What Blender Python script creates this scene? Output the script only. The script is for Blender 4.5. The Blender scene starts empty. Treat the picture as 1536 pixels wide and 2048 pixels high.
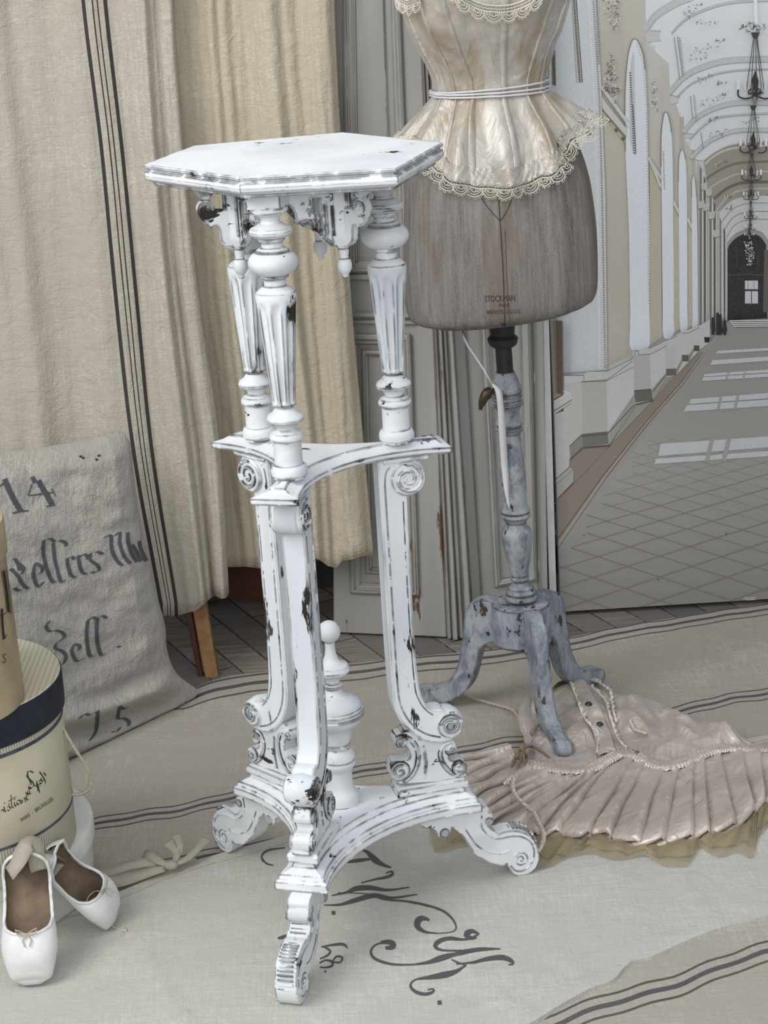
import bpy, bmesh, math, random
from mathutils import Vector, Matrix, noise as mnoise
from mathutils.bvhtree import BVHTree
PI = math.pi
S = bpy.context.scene
COL = S.collection

# ---------------------------------------------------------------- camera, light, exposure
F, PITCH, ROLL, CZ = 3930.0, .317, -.062, 1.385
_cp, _sp, _cr, _sr = math.cos(PITCH), math.sin(PITCH), math.cos(ROLL), math.sin(ROLL)
FW = Vector((0, _cp, -_sp)); UP = Vector((0, _sp, _cp)); RT = Vector((1, 0, 0)); CAM = Vector((0, 0, CZ))
cam_d = bpy.data.cameras.new('camera'); cam = bpy.data.objects.new('camera', cam_d); COL.objects.link(cam)
cx_, cy_ = RT * _cr + UP * _sr, -RT * _sr + UP * _cr
m = Matrix((cx_, cy_, -FW)).transposed().to_4x4(); m.translation = CAM
cam.matrix_world = m
cam_d.sensor_fit = 'VERTICAL'; cam_d.sensor_height = 36; cam_d.lens = F / 2048 * 36
cam_d.clip_start = .05; cam_d.clip_end = 60
S.camera = cam
S.view_settings.view_transform = 'Standard'; S.view_settings.look = 'None'
S.view_settings.gamma = 1; S.view_settings.exposure = 0.0
try: S.view_settings.use_curve_mapping = False
except Exception: pass
w = bpy.data.worlds.new('room_light'); S.world = w; w.use_nodes = True
bg = w.node_tree.nodes['Background']; bg.inputs[0].default_value = (.86, .92, 1.0, 1); bg.inputs[1].default_value = .66
def area(name, loc, target, sx, sy, power, colr):
    l = bpy.data.lights.new(name, 'AREA'); l.shape = 'RECTANGLE'; l.size = sx; l.size_y = sy; l.energy = power; l.color = colr
    o = bpy.data.objects.new(name, l); COL.objects.link(o); o.location = loc
    o.rotation_euler = (Vector(target) - Vector(loc)).to_track_quat('-Z', 'Y').to_euler()
    return o
area('window_daylight', (-2.1, .9, 2.9), (0, 2.9, .5), 1.8, 1.8, 88, (1, .99, .975))
area('front_fill', (-.3, -1.6, 2.1), (0, 3.0, .5), 3.0, 2.0, 72, (1, .995, .985))  # added soft fill from behind the camera, brightens the upright faces
area('skylight', (.4, 2.0, 3.6), (.1, 2.8, 0), 2.2, 1.6, 12, (.92, .96, 1))

def at(px, py, z=None, Y=None):
    """point of the place seen at a photo position, on a height z or at a distance Y"""
    a, b = px - 768, py - 1024
    u = a * _cr + b * _sr; v = -a * _sr + b * _cr
    d = FW + RT * (u / F) - UP * (v / F)
    t = (z - CZ) / d.z if z is not None else Y / d.y
    return CAM + d * t
def raydir(px, py):
    a, b = px - 768, py - 1024
    u = a * _cr + b * _sr; v = -a * _sr + b * _cr
    return (FW + RT * (u / F) - UP * (v / F)).normalized()

# ---------------------------------------------------------------- helpers
def lin(c):
    if isinstance(c, (int, float)): c = (c, c, c)
    f = lambda x: (x / 255 / 12.92) if x / 255 <= .04045 else ((x / 255 + .055) / 1.055) ** 2.4
    return (f(c[0]), f(c[1]), f(c[2]), 1)
class NT:
    def __init__(s, name):
        s.m = bpy.data.materials.new(name); s.m.use_nodes = True; s.t = s.m.node_tree; s.n = s.t.nodes
        s.p = s.n['Principled BSDF']; s.tc = s.n.new('ShaderNodeTexCoord')
    def new(s, t, **k):
        n = s.n.new(t)
        for a, b in k.items(): setattr(n, a, b)
        return n
    def l(s, a, b): s.t.links.new(a, b)
    def mapping(s, scale, rot=(0, 0, 0), src='Object'):
        mp = s.new('ShaderNodeMapping'); mp.inputs['Scale'].default_value = scale; mp.inputs['Rotation'].default_value = rot
        s.l(s.tc.outputs[src], mp.inputs[0]); return mp.outputs[0]
    def noise(s, vec, scale, detail=3, rough=.55, dist=0):
        n = s.new('ShaderNodeTexNoise'); n.inputs['Scale'].default_value = scale; n.inputs['Detail'].default_value = detail
        n.inputs['Roughness'].default_value = rough; n.inputs['Distortion'].default_value = dist
        if vec is None: vec = s.tc.outputs['Object']
        s.l(vec, n.inputs['Vector']); return n.outputs[0]
    def math(s, op, a, b=None, c=None):
        n = s.new('ShaderNodeMath', operation=op)
        for i, v in enumerate((a, b, c)):
            if v is None: continue
            if hasattr(v, 'is_linked') or hasattr(v, 'links'): s.l(v, n.inputs[i])
            else: n.inputs[i].default_value = v
        return n.outputs[0]
    def ramp(s, v, a, b, smooth=True):
        n = s.new('ShaderNodeMapRange'); n.interpolation_type = 'SMOOTHSTEP' if smooth else 'LINEAR'
        n.inputs[1].default_value = a; n.inputs[2].default_value = b; s.l(v, n.inputs[0]); return n.outputs[0]
    def mix(s, f, a, b):
        n = s.new('ShaderNodeMix', data_type='RGBA')
        if hasattr(f, 'links'): s.l(f, n.inputs[0])
        else: n.inputs[0].default_value = f
        for i, v in ((6, a), (7, b)):
            if hasattr(v, 'links'): s.l(v, n.inputs[i])
            else: n.inputs[i].default_value = v
        return n.outputs[2]
    def bump(s, h, strength, dist=.002, normal=None):
        n = s.new('ShaderNodeBump'); n.inputs['Strength'].default_value = strength; n.inputs['Distance'].default_value = dist
        s.l(h, n.inputs['Height'])
        if normal is not None: s.l(normal, n.inputs['Normal'])
        s.l(n.outputs[0], s.p.inputs['Normal']); return n.outputs[0]
    def fin(s, colr, rough=.6, spec=.3):
        if hasattr(colr, 'links'): s.l(colr, s.p.inputs['Base Color'])
        else: s.p.inputs['Base Color'].default_value = colr
        if hasattr(rough, 'links'): s.l(rough, s.p.inputs['Roughness'])
        else: s.p.inputs['Roughness'].default_value = rough
        s.p.inputs['Specular IOR Level'].default_value = spec
        return s.m
def worn_paint(name, paint, paint2, wear1, wear2, edge=1.3, bias=.36, radius=.0035, nscale=45, amp=1.5, streak=(1, 1, 1), rough=.55, fine=.25, pn=(9, .55, .35, .7)):
    t = NT(name)
    bv = t.new('ShaderNodeBevel', samples=6); bv.inputs[0].default_value = radius
    geo = t.new('ShaderNodeNewGeometry')
    dp = t.new('ShaderNodeVectorMath', operation='DOT_PRODUCT'); t.l(bv.outputs[0], dp.inputs[0]); t.l(geo.outputs['Normal'], dp.inputs[1])
    e = t.math('SUBTRACT', 1.0, dp.outputs['Value']); e = t.math('MULTIPLY', e, 14.0); e = t.math('MINIMUM', e, 1.0)
    mp = t.mapping(streak)
    n1 = t.noise(mp, nscale, 5, .62); n2 = t.noise(mp, nscale * .22, 2)
    v = t.math('MULTIPLY_ADD', e, edge * .40, t.math('MULTIPLY', t.math('SUBTRACT', n1, .5), amp))
    v = t.math('ADD', v, t.math('MULTIPLY', t.math('SUBTRACT', n2, .5), .9))
    mask = t.ramp(v, bias, bias + .07)
    nn = t.noise(mp, nscale * .5, 2); wc = t.mix(t.ramp(nn, .42, .6), wear1, wear2)
    pnn = t.noise(mp, pn[0], 4, pn[1], .6); pc = t.mix(t.ramp(pnn, pn[2], pn[3]), paint, paint2)
    c = t.mix(mask, pc, wc)
    hb = t.noise(None, 160, 3)
    h = t.math('SUBTRACT', t.math('MULTIPLY', hb, fine), mask)
    t.bump(h, .35, .0009)
    return t.fin(c, rough, .35)
def fabric(name, c1, c2, weave=700, rough=.9, slub=.35, big=6, bumpd=.0006, trans=0, spots=None, rot=(0, 0, 0), sheen=0):
    t = NT(name)
    a = t.noise(t.mapping((weave * .08, weave, weave), rot), 1, 2); b = t.noise(t.mapping((weave, weave * .08, weave * .08), rot), 1, 2)
    wv = t.math('ADD', a, b)
    f = t.noise(None, 380, 3)
    k = t.math('ADD', t.math('MULTIPLY', wv, .5), t.math('MULTIPLY', f, .5))
    bgn = t.noise(None, big, 4)
    k2 = t.math('ADD', t.math('MULTIPLY', t.math('SUBTRACT', k, .5), slub * 3.2), t.math('ADD', .5, t.math('MULTIPLY', t.math('SUBTRACT', bgn, .5), 1.1)))
    c = t.mix(t.ramp(k2, .1, .9, False), c1, c2)
    if spots: c = t.mix(t.ramp(t.noise(None, spots[1], 3), spots[2], spots[2] + .12), c, spots[0])
    cr = t.noise(None, 26, 4, .6, .8)
    t.bump(t.math('ADD', t.math('MULTIPLY', k, 1.0), t.math('MULTIPLY', cr, 2.4)), .8, bumpd)
    if sheen: t.p.inputs['Sheen Weight'].default_value = sheen
    m_ = t.fin(c, rough, .12)
    if trans:
        tr = t.new('ShaderNodeBsdfTranslucent'); t.l(c, tr.inputs[0]); mx = t.new('ShaderNodeMixShader'); mx.inputs[0].default_value = trans
        out = t.n['Material Output']; t.l(t.p.outputs[0], mx.inputs[1]); t.l(tr.outputs[0], mx.inputs[2]); t.l(mx.outputs[0], out.inputs[0])
    return m_
def plain(name, c, rough=.7, spec=.2, var=.12, nsc=30, metal=0, bumpd=0):
    t = NT(name); n = t.noise(None, nsc, 4)
    d = (c[0] * (1 - var), c[1] * (1 - var), c[2] * (1 - var), 1)
    k = t.mix(t.ramp(n, .3, .7), c, d)
    if bumpd: t.bump(t.noise(None, nsc * 6, 3), .6, bumpd)
    t.p.inputs['Metallic'].default_value = metal
    return t.fin(k, rough, spec)
def satin(name, c1, c2, stain, rough=.36, bd=.007, wsc=24, st=(.60, .75), sz=1, met=0):
    t = NT(name); n = t.noise(None, 12, 4, .6, .5); s = t.noise(t.mapping((1, 1, sz)), 8, 5, .65, 1)
    c = t.mix(t.ramp(n, .3, .7), c1, c2); c = t.mix(t.ramp(s, *st), c, stain)
    wr = t.noise(t.mapping((1, 1, .55)), wsc, 3, .5, 1.4)
    t.bump(t.math('ADD', wr, t.math('MULTIPLY', t.noise(None, 500, 2), .04)), .75, bd)
    t.p.inputs['Sheen Weight'].default_value = .2; t.p.inputs['Metallic'].default_value = met
    return t.fin(c, rough, .55)

M = {}
M['white'] = worn_paint('worn_white_paint', lin((216, 219, 220)), lin((198, 202, 205)), lin((78, 78, 81)), lin((38, 30, 25)), nscale=36, radius=.005, bias=.285, amp=1.9, edge=1.1, streak=(1, 1, 1.9))
M['white_fl'] = worn_paint('worn_white_paint_streaked', lin((216, 220, 222)), lin((196, 201, 206)), lin((76, 76, 79)), lin((38, 30, 25)), nscale=44, radius=.005, bias=.26, amp=1.8, edge=1.1, streak=(1, 1, .28))
M['white_top'] = worn_paint('brushed_white_top', lin((228, 230, 232)), lin((210, 213, 217)), lin((74, 74, 77)), lin((34, 27, 23)), nscale=40, radius=.0055, bias=.36, edge=1.5, amp=2.1)
M['blue'] = worn_paint('worn_grey_blue_paint', lin((152, 157, 162)), lin((98, 106, 119)), lin((36, 36, 38)), lin((62, 52, 44)), nscale=70, bias=.25, amp=2.0, radius=.006, streak=(1, 1, .5), pn=(30, .75, .34, .68))
M['blue2'] = worn_paint('worn_grey_post_paint', lin((156, 160, 162)), lin((98, 105, 116)), lin((34, 33, 33)), lin((64, 54, 46)), nscale=60, bias=.26, amp=2.0, radius=.005, streak=(1, 1, .6), pn=(34, .75, .34, .68))
M['door'] = worn_paint('chipped_door_paint', lin((157, 156, 152)), lin((144, 142, 137)), lin((82, 74, 66)), lin((92, 70, 50)), nscale=30, radius=.004, bias=.30, amp=1.6, streak=(1, 1, .22))
M['darkmetal'] = plain('dark_iron', lin((44, 42, 42)), .5, .4, .4)
M['brass'] = plain('old_brass', lin((92, 78, 56)), .4, .5, .5, 60, .6)
M['linen'] = fabric('natural_linen', lin((216, 210, 196)), lin((182, 174, 160)), 260, trans=.15, slub=.6, big=4, bumpd=.0022)
M['linen2'] = fabric('warm_linen', lin((220, 211, 192)), lin((190, 179, 158)), 260, trans=.12, slub=.6, big=4, bumpd=.0022)
M['stripe'] = fabric('woven_black_stripe', lin((44, 44, 50)), lin((64, 60, 60)), 300)
M['carpet'] = fabric('grey_beige_linen_runner', lin((190, 185, 175)), lin((160, 153, 143)), 220, slub=.5, big=4, bumpd=.0012)
M['cstripe'] = fabric('grey_woven_stripe', lin((104, 101, 98)), lin((84, 82, 82)), 300, slub=.3)
M['cloth'] = fabric('pale_linen_sheet', lin((202, 201, 194)), lin((176, 174, 166)), 260, slub=.45, big=5, bumpd=.0012, rot=(0, 0, .5))
M['ink'] = fabric('faded_ink', lin((120, 119, 117)), lin((84, 84, 85)), 500, slub=1.0)
M['sackink'] = fabric('rubbed_stencil_ink', lin((140, 138, 134)), lin((80, 81, 86)), 300, slub=1.6)
M['sack'] = fabric('coarse_sackcloth', lin((206, 203, 196)), lin((160, 156, 148)), 330, slub=.8, big=5, bumpd=.003)
M['satin'] = satin('champagne_satin', lin((188, 182, 173)), lin((160, 154, 146)), lin((156, 142, 120)), .38, .010, 18, (.46, .66), .22, .15)
M['satin_p'] = satin('dusty_rose_satin', lin((202, 189, 180)), lin((178, 165, 156)), lin((156, 144, 134)), .32, .010, 22, (.6, .75), 1, .30)
t = NT('worn_bust_canvas')
s1 = t.noise(t.mapping((150, 150, 7)), 1, 4, .7); s2 = t.noise(t.mapping((9, 9, 2.2)), 1, 3); s3 = t.noise(None, 420, 3); s4 = t.noise(t.mapping((22, 22, 3)), 1, 3)
v_ = t.math('ADD', t.math('MULTIPLY', t.math('SUBTRACT', s1, .5), 1.5), t.math('MULTIPLY', t.math('SUBTRACT', s3, .5), .9)); v_ = t.math('ADD', v_, t.math('ADD', .5, t.math('MULTIPLY', t.math('SUBTRACT', s4, .5), 1.2)))
cb = t.mix(t.ramp(v_, 0, 1, False), lin((88, 83, 79)), lin((146, 141, 136))); cb = t.mix(t.math('MULTIPLY', t.ramp(s2, .50, .66), .55), cb, lin((112, 94, 80)))
t.bump(v_, .6, .0007); M['bust'] = t.fin(cb, .85, .15)
M['lace'] = plain('cream_lace', lin((208, 202, 188)), .9, .1, .15)
M['seam'] = plain('dark_seam', lin((70, 62, 56)), .9, .1)
M['ribbon'] = plain('white_ribbon', lin((206, 204, 206)), .5, .3, .08)
M['cord'] = plain('linen_cord', lin((188, 178, 160)), .9, .1, .3, 300)
M['shoe'] = satin('ivory_shoe_satin', lin((214, 214, 212)), lin((196, 196, 194)), lin((178, 166, 148)), .45, .0015, 18, (.62, .8))
M['shoelin'] = plain('worn_leather_insole', lin((126, 108, 90)), .7, .2, .45, 26)
M['shoerib'] = fabric('cream_ribbon', lin((192, 187, 173)), lin((170, 164, 149)), 500, trans=.2)
M['cream'] = plain('cream_paper', lin((196, 188, 164)), .7, .2, .12, 14)
M['offwhite_box'] = plain('off_white_card', lin((216, 218, 212)), .75, .2, .12, 18, bumpd=.0006)
M['navy'] = plain('navy_paper', lin((38, 42, 54)), .6, .3, .35, 40)
M['tancard'] = plain('foxed_card', lin((176, 158, 128)), .75, .2, .3, 12)
M['print'] = plain('black_print', lin((52, 50, 48)), .8, .1)
M['wood'] = plain('pale_oak_leg', lin((150, 112, 74)), .6, .3, .35, 40)
M['redwood'] = plain('dark_red_wood', lin((82, 42, 26)), .5, .3, .35, 20)
M['wallm'] = plain('grey_plaster', lin((150, 150, 146)), .9, .1)
M['tile'] = plain('dark_skirting_tile', lin((70, 70, 72)), .5, .3)
M['pearl'] = plain('black_button', lin((26, 24, 26)), .15, .8, .0)
M['canvas_back'] = plain('backdrop_canvas', lin((180, 178, 172)), .9, .1)
def striped(name, c1, c2, fq, axis=0):
    t = NT(name); wv = t.new('ShaderNodeTexWave', wave_type='BANDS', bands_direction='XYZ'[axis]); wv.inputs['Scale'].default_value = fq
    t.l(t.tc.outputs['Object'], wv.inputs['Vector'])
    return t.fin(t.mix(wv.outputs[1], c1, c2), .75, .2)
M['stripelid'] = striped('striped_lid_paper', lin((206, 198, 174)), lin((184, 176, 154)), 42)
M['stripebody'] = striped('striped_box_paper', lin((200, 194, 178)), lin((150, 144, 132)), 60)
t = NT('tulle'); t.p.inputs['Alpha'].default_value = .42
t.l(t.math('ADD', .18, t.math('MULTIPLY', t.noise(t.mapping((1, 1.6, 1)), 60, 4, .7, 1.5), .62)), t.p.inputs['Alpha']); M['tulle'] = t.fin(lin((168, 154, 122)), .9, .05)
# parquet
t = NT('reclaimed_plank_floor')
br = t.new('ShaderNodeTexBrick'); br.offset = .37; br.inputs['Scale'].default_value = 1; br.inputs['Mortar Size'].default_value = .0018
br.inputs['Brick Width'].default_value = .34; br.inputs['Row Height'].default_value = .062; br.inputs['Bias'].default_value = 0
br.inputs['Color1'].default_value = lin((146, 138, 130)); br.inputs['Color2'].default_value = lin((84, 86, 92)); br.inputs['Mortar'].default_value = lin((28, 26, 26))
t.l(t.mapping((1, 1, 1), (0, 0, 1.13)), br.inputs['Vector'])
gr = t.noise(t.mapping((6, 90, 1), (0, 0, 1.13)), 1, 4)
t.bump(gr, .4, .001)
M['plank'] = t.fin(t.mix(t.ramp(gr, .35, .75), br.outputs[0], lin((112, 100, 90))), .55, .3)

class MB:
    def __init__(s): s.v = []; s.f = []; s.mi = []
    def add(s, vs, fs, mi=0):
        o = len(s.v); s.v += [tuple(p) for p in vs]; s.f += [tuple(i + o for i in f) for f in fs]; s.mi += [mi] * len(fs); return o
    def grid(s, rows, mi=0, closed=False, flip=False):
        n = len(rows[0]); o = len(s.v)
        for r in rows: s.v += [tuple(p) for p in r]
        k = n if closed else n - 1
        for i in range(len(rows) - 1):
            for j in range(k):
                a, b = o + i * n + j, o + i * n + (j + 1) % n
                q = (a, b, b + n, a + n); s.f.append(q[::-1] if flip else q)
                s.mi.append(mi(i, j) if callable(mi) else mi)
        return o
    def lathe(s, prof, seg=48, c=(0, 0, 0), mat=None, rf=None, caps=True, mi=0):
        rows = []
        for r, z in prof:
            row = []
            for j in range(seg):
                a = 2 * PI * j / seg; rr = r * (rf(a, z) if rf else 1)
                p = Vector((rr * math.cos(a), rr * math.sin(a), z))
                if mat: p = mat @ p
                row.append(p + Vector(c))
            rows.append(row)
        up = prof[-1][1] > prof[0][1]
        o = s.grid(rows, mi, True, not up)
        n = seg
        if caps:
            a = tuple(range(o, o + n)); b = tuple(range(o + (len(prof) - 1) * n, o + len(prof) * n))
            s.f += [a[::-1] if up else a, b if up else b[::-1]]; s.mi += [mi, mi]
    def prism(s, poly, mat, t, mi=0):
        """poly in local (x,y), thickness t along local z, centred"""
        n = len(poly); ar = sum(poly[i][0] * poly[(i + 1) % n][1] - poly[(i + 1) % n][0] * poly[i][1] for i in range(n))
        if ar < 0: poly = poly[::-1]
        vs = [mat @ Vector((x, y, -t / 2)) for x, y in poly] + [mat @ Vector((x, y, t / 2)) for x, y in poly]
        fs = [tuple(range(n))[::-1], tuple(range(n, 2 * n))] + [(i, (i + 1) % n, (i + 1) % n + n, i + n) for i in range(n)]
        s.add(vs, fs, mi)
    def box(s, c, d, mat=None, mi=0):
        x, y, z = [k / 2 for k in d]; c = Vector(c)
        vs = [c + Vector((a * x, b * y, e * z)) for e in (-1, 1) for a, b in ((-1, -1), (1, -1), (1, 1), (-1, 1))]
        if mat: vs = [mat @ p for p in vs]
        s.add(vs, [(3, 2, 1, 0), (4, 5, 6, 7), (0, 1, 5, 4), (1, 2, 6, 5), (2, 3, 7, 6), (3, 0, 4, 7)], mi)
    def tube(s, pts, r, seg=8, mi=0, closed=False):
        pts = [Vector(p) for p in pts]; n = len(pts); rows = []; prev = None
        for i, p in enumerate(pts):
            if closed: tg = pts[(i + 1) % n] - pts[i - 1]
            else: tg = pts[min(i + 1, n - 1)] - pts[max(i - 1, 0)]
            if tg.length < 1e-9: tg = Vector((0, 0, 1))
            tg.normalize()
            if prev is None:
                a = Vector((0, 0, 1)) if abs(tg.z) < .9 else Vector((1, 0, 0)); nn = tg.cross(a).normalized()
            else:
                nn = prev - tg * prev.dot(tg)
                nn = nn.normalized() if nn.length > 1e-9 else tg.orthogonal().normalized()
            prev = nn; bb = tg.cross(nn); rr = r(i / max(n - 1, 1)) if callable(r) else r
            rows.append([p + (nn * math.cos(2 * PI * j / seg) + bb * math.sin(2 * PI * j / seg)) * rr for j in range(seg)])
        if closed: rows.append(rows[0])
        o = s.grid(rows, mi, True)
        if not closed:
            s.f += [tuple(range(o, o + seg))[::-1], tuple(range(o + (len(rows) - 1) * seg, o + len(rows) * seg))]; s.mi += [mi, mi]
    def sphere(s, c, r, mi=0, seg=16, sc=(1, 1, 1)):
        c = Vector(c); rows = []
        k = seg // 2
        for i in range(k + 1):
            ph = -PI / 2 + PI * i / k; rr = max(math.cos(ph), 1e-4)
            rows.append([c + Vector((r * sc[0] * rr * math.cos(2 * PI * j / seg), r * sc[1] * rr * math.sin(2 * PI * j / seg), r * sc[2] * math.sin(ph))) for j in range(seg)])
        s.grid(rows, mi, True)
    def build(s, name, mats, parent=None, smooth=40, bevel=0, label=None, loc=None):
        me = bpy.data.meshes.new(name); me.from_pydata(s.v, [], s.f); me.validate(); me.update()
        if not isinstance(mats, (list, tuple)): mats = [mats]
        for k in mats: me.materials.append(k)
        if len(mats) > 1 and len(me.polygons) == len(s.mi): me.polygons.foreach_set('material_index', s.mi)
        if smooth:
            bm = bmesh.new(); bm.from_mesh(me)
            lim = math.radians(smooth)
            for f in bm.faces: f.smooth = True
            for e in bm.edges:
                if len(e.link_faces) == 2 and e.calc_face_angle(0) > lim: e.smooth = False
            bm.to_mesh(me); bm.free()
        o = bpy.data.objects.new(name, me); COL.objects.link(o)
        if parent: o.parent = parent; o.matrix_parent_inverse = Matrix.Translation(parent.location).inverted() if parent.location.length else Matrix()
        if bevel:
            b = o.modifiers.new('bevel', 'BEVEL'); b.width = bevel; b.segments = 2; b.limit_method = 'ANGLE'; b.angle_limit = math.radians(35)
        if label: o['label'] = label
        return o
def tag(o, label, cat, group=None, kind=None):
    o['label'] = label; o['category'] = cat
    if group: o['group'] = group
    if kind: o['kind'] = kind
    return o
def struct(o): o['kind'] = 'structure'; return o
def empty(name, loc):
    o = bpy.data.objects.new(name, None); COL.objects.link(o); o.location = loc; o.empty_display_size = .05; return o
def spline(pts, n=8, closed=False):
    """Catmull-Rom through points (any dimension)"""
    P = [Vector(p) for p in pts]; out = []; N = len(P)
    rng = N if closed else N - 1
    for i in range(rng):
        p1, p2 = P[i], P[(i + 1) % N]
        p0 = P[i - 1] if (i > 0 or closed) else p1; p3 = P[(i + 2) % N] if (i + 2 < N or closed) else p2
        for k in range(n):
            t = k / n
            out.append(.5 * ((2 * p1) + (p2 - p0) * t + (2 * p0 - 5 * p1 + 4 * p2 - p3) * t * t + (3 * p1 - p0 - 3 * p2 + p3) * t ** 3))
    if not closed: out.append(P[-1])
    return out
def interp(tab, x):
    if x <= tab[0][0]: return tab[0][1]
    for (a, b), (c, d) in zip(tab, tab[1:]):
        if x <= c: return b + (d - b) * (x - a) / (c - a)
    return tab[-1][1]
def sint(tab, x):
    if x <= tab[0][0]: return tab[0][1]
    for (a, b), (c, d) in zip(tab, tab[1:]):
        if x <= c:
            t = (x - a) / (c - a); t = t * t * (3 - 2 * t); return b + (d - b) * t
    return tab[-1][1]
def cint(tab, x):
    n = len(tab)
    for i in range(n - 1):
        if x <= tab[i + 1][0] or i == n - 2:
            (a, b), (c, d) = tab[i], tab[i + 1]; t = max(0, min(1, (x - a) / (c - a)))
            m0 = (d - tab[i - 1][1]) / (c - tab[i - 1][0]) if i > 0 else (d - b) / (c - a)
            m1 = (tab[i + 2][1] - b) / (tab[i + 2][0] - a) if i < n - 2 else (d - b) / (c - a)
            h = c - a; t2, t3 = t * t, t ** 3
            return (2 * t3 - 3 * t2 + 1) * b + (t3 - 2 * t2 + t) * h * m0 + (-2 * t3 + 3 * t2) * d + (t3 - t2) * h * m1
def resample(pts, n):
    P = [Vector(p) for p in pts]; L = [0]
    for a, b in zip(P, P[1:]): L.append(L[-1] + (b - a).length)
    out = []
    for i in range(n):
        d = L[-1] * i / (n - 1); k = 0
        while k < len(L) - 2 and L[k + 1] < d: k += 1
        t = (d - L[k]) / max(L[k + 1] - L[k], 1e-12); out.append(P[k].lerp(P[k + 1], t))
    return out
def bvh_of(objs):
    vs, fs = [], []
    for o in objs:
        k = len(vs); vs += [v.co.copy() for v in o.data.vertices]; fs += [tuple(i + k for i in p.vertices) for p in o.data.polygons]
    return BVHTree.FromPolygons(vs, fs)
def onto(bv, px, py, off=.0006):
    h = bv.ray_cast(CAM, raydir(px, py))
    if h[0] is None: return None
    n = h[1] if h[1].dot(raydir(px, py)) < 0 else -h[1]
    return h[0] + n * off
def strokes(mb, bv, lines, wpx, off=.0006, nib=None, step=3.5, conv=None, mi=0):
    """ink strokes laid on a surface: lines of (x,y[,width factor]); nib=(dx,dy) gives a broad pen"""
    for L in lines:
        L = [(p[0], p[1], p[2] if len(p) > 2 else 1) for p in L]
        if conv: L = [(*conv(p[0], p[1]), p[2]) for p in L]
        Q = spline(L, 8) if len(L) > 2 else [Vector(L[0]).lerp(Vector(L[1]), k / 8) for k in range(9)]
        ln = sum((Q[i + 1].xy - Q[i].xy).length for i in range(len(Q) - 1)); Q = resample(Q, max(4, int(ln / step)))
        rows = []
        for i, q in enumerate(Q):
            if nib: d = Vector(nib) * q.z
            else:
                tg = Q[min(i + 1, len(Q) - 1)].xy - Q[max(i - 1, 0)].xy
                tg = tg.normalized() if tg.length > 1e-6 else Vector((1, 0)); d = Vector((-tg.y, tg.x)) * wpx / 2 * q.z
            a = onto(bv, q.x - d.x, q.y - d.y, off); b = onto(bv, q.x + d.x, q.y + d.y, off); c = onto(bv, q.x, q.y, off)
            if a is None or b is None or c is None:
                if len(rows) > 1: mb.grid(rows, mi)
                rows = []; continue
            rows.append([a, c, b])
        if len(rows) > 1: mb.grid(rows, mi)
def text_on(mb, bv, body, px, py, hpx, ang=0, shear=0, off=.0006, stretch=1, align='CENTER', mi=0):
    cu = bpy.data.curves.new('txt', 'FONT'); cu.body = body; cu.size = 1; cu.align_x = align; cu.resolution_u = 3
    o = bpy.data.objects.new('txt', cu); COL.objects.link(o)
    me = bpy.data.meshes.new_from_object(o.evaluated_get(bpy.context.evaluated_depsgraph_get()))
    bm = bmesh.new(); bm.from_mesh(me); bmesh.ops.triangulate(bm, faces=bm.faces)
    ok = True; vs = []
    ca, sa = math.cos(ang), math.sin(ang)
    for v in bm.verts:
        x = (v.co.x + v.co.y * shear) * stretch * hpx * 1.4; y = -v.co.y * hpx * 1.4
        p = onto(bv, px + x * ca - y * sa, py + x * sa + y * ca, off); vs.append(p)
    fs = [tuple(q.index for q in f.verts) for f in bm.faces if all(vs[q.index] is not None for q in f.verts)]
    vs = [p if p is not None else Vector((0, 0, -5)) for p in vs]
    used = {i for f in fs for i in f}; mp = {i: k for k, i in enumerate(sorted(used))}
    mb.add([vs[i] for i in sorted(used)], [tuple(mp[i] for i in f) for f in fs], mi)
    bm.free(); bpy.data.objects.remove(o); bpy.data.curves.remove(cu); bpy.data.meshes.remove(me)
# ---------------------------------------------------------------- the room
mb = MB(); mb.box((0, 3, -.03), (8, 6, .044)); floor = struct(mb.build('floor', M['plank'], smooth=0))      # top at z = -.008
mb = MB(); mb.box((0, 3.86, 1.4), (8, .08, 2.9)); struct(mb.build('wall_back', M['wallm'], smooth=0))
mb = MB(); mb.box((0, 3.80, .022), (8, .04, .06)); mb.build('baseboard_back', M['tile'], smooth=0)['kind'] = 'structure'
mb = MB(); mb.prism([(0, .052), (.05, .052), (.05, .075), (.035, .082), (.03, .10), (.018, .115), (.018, .13), (0, .13)], Matrix(((0, 0, 1, 0), (-1, 0, 0, 3.82), (0, 1, 0, 0), (0, 0, 0, 1))), 8)
mb.build('trim_1', M['door'], smooth=0)['kind'] = 'structure'

# ---------------------------------------------------------------- printed backdrop (a flat print hung behind)
BY = 3.552
def bp(px, py, lift=0): return at(px, py, Y=BY - lift)
c0, c1 = at(1108, 1230, Y=BY), at(1560, 1198, Y=BY)
def on_canvas(p): return p.x
mb = MB()
xl = at(1100, 640, Y=BY).x; xr = 1.05
vs = []
N = 40
rows = []
for k in range(13):
    z = -.006 + 1.62 * k / 12
    rows.append([Vector((xl + (xr - xl) * j / N, BY + .0015, z)) for j in range(N + 1)])
mb.grid(rows); rows2 = [[p + Vector((0, .004, 0)) for p in r] for r in rows]; mb.grid(rows2, flip=True)
o = mb.build('photo_backdrop', M['canvas_back'], smooth=0)
tag(o, 'tall printed backdrop showing a long white arched corridor, hanging behind the dress form', 'backdrop')
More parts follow.
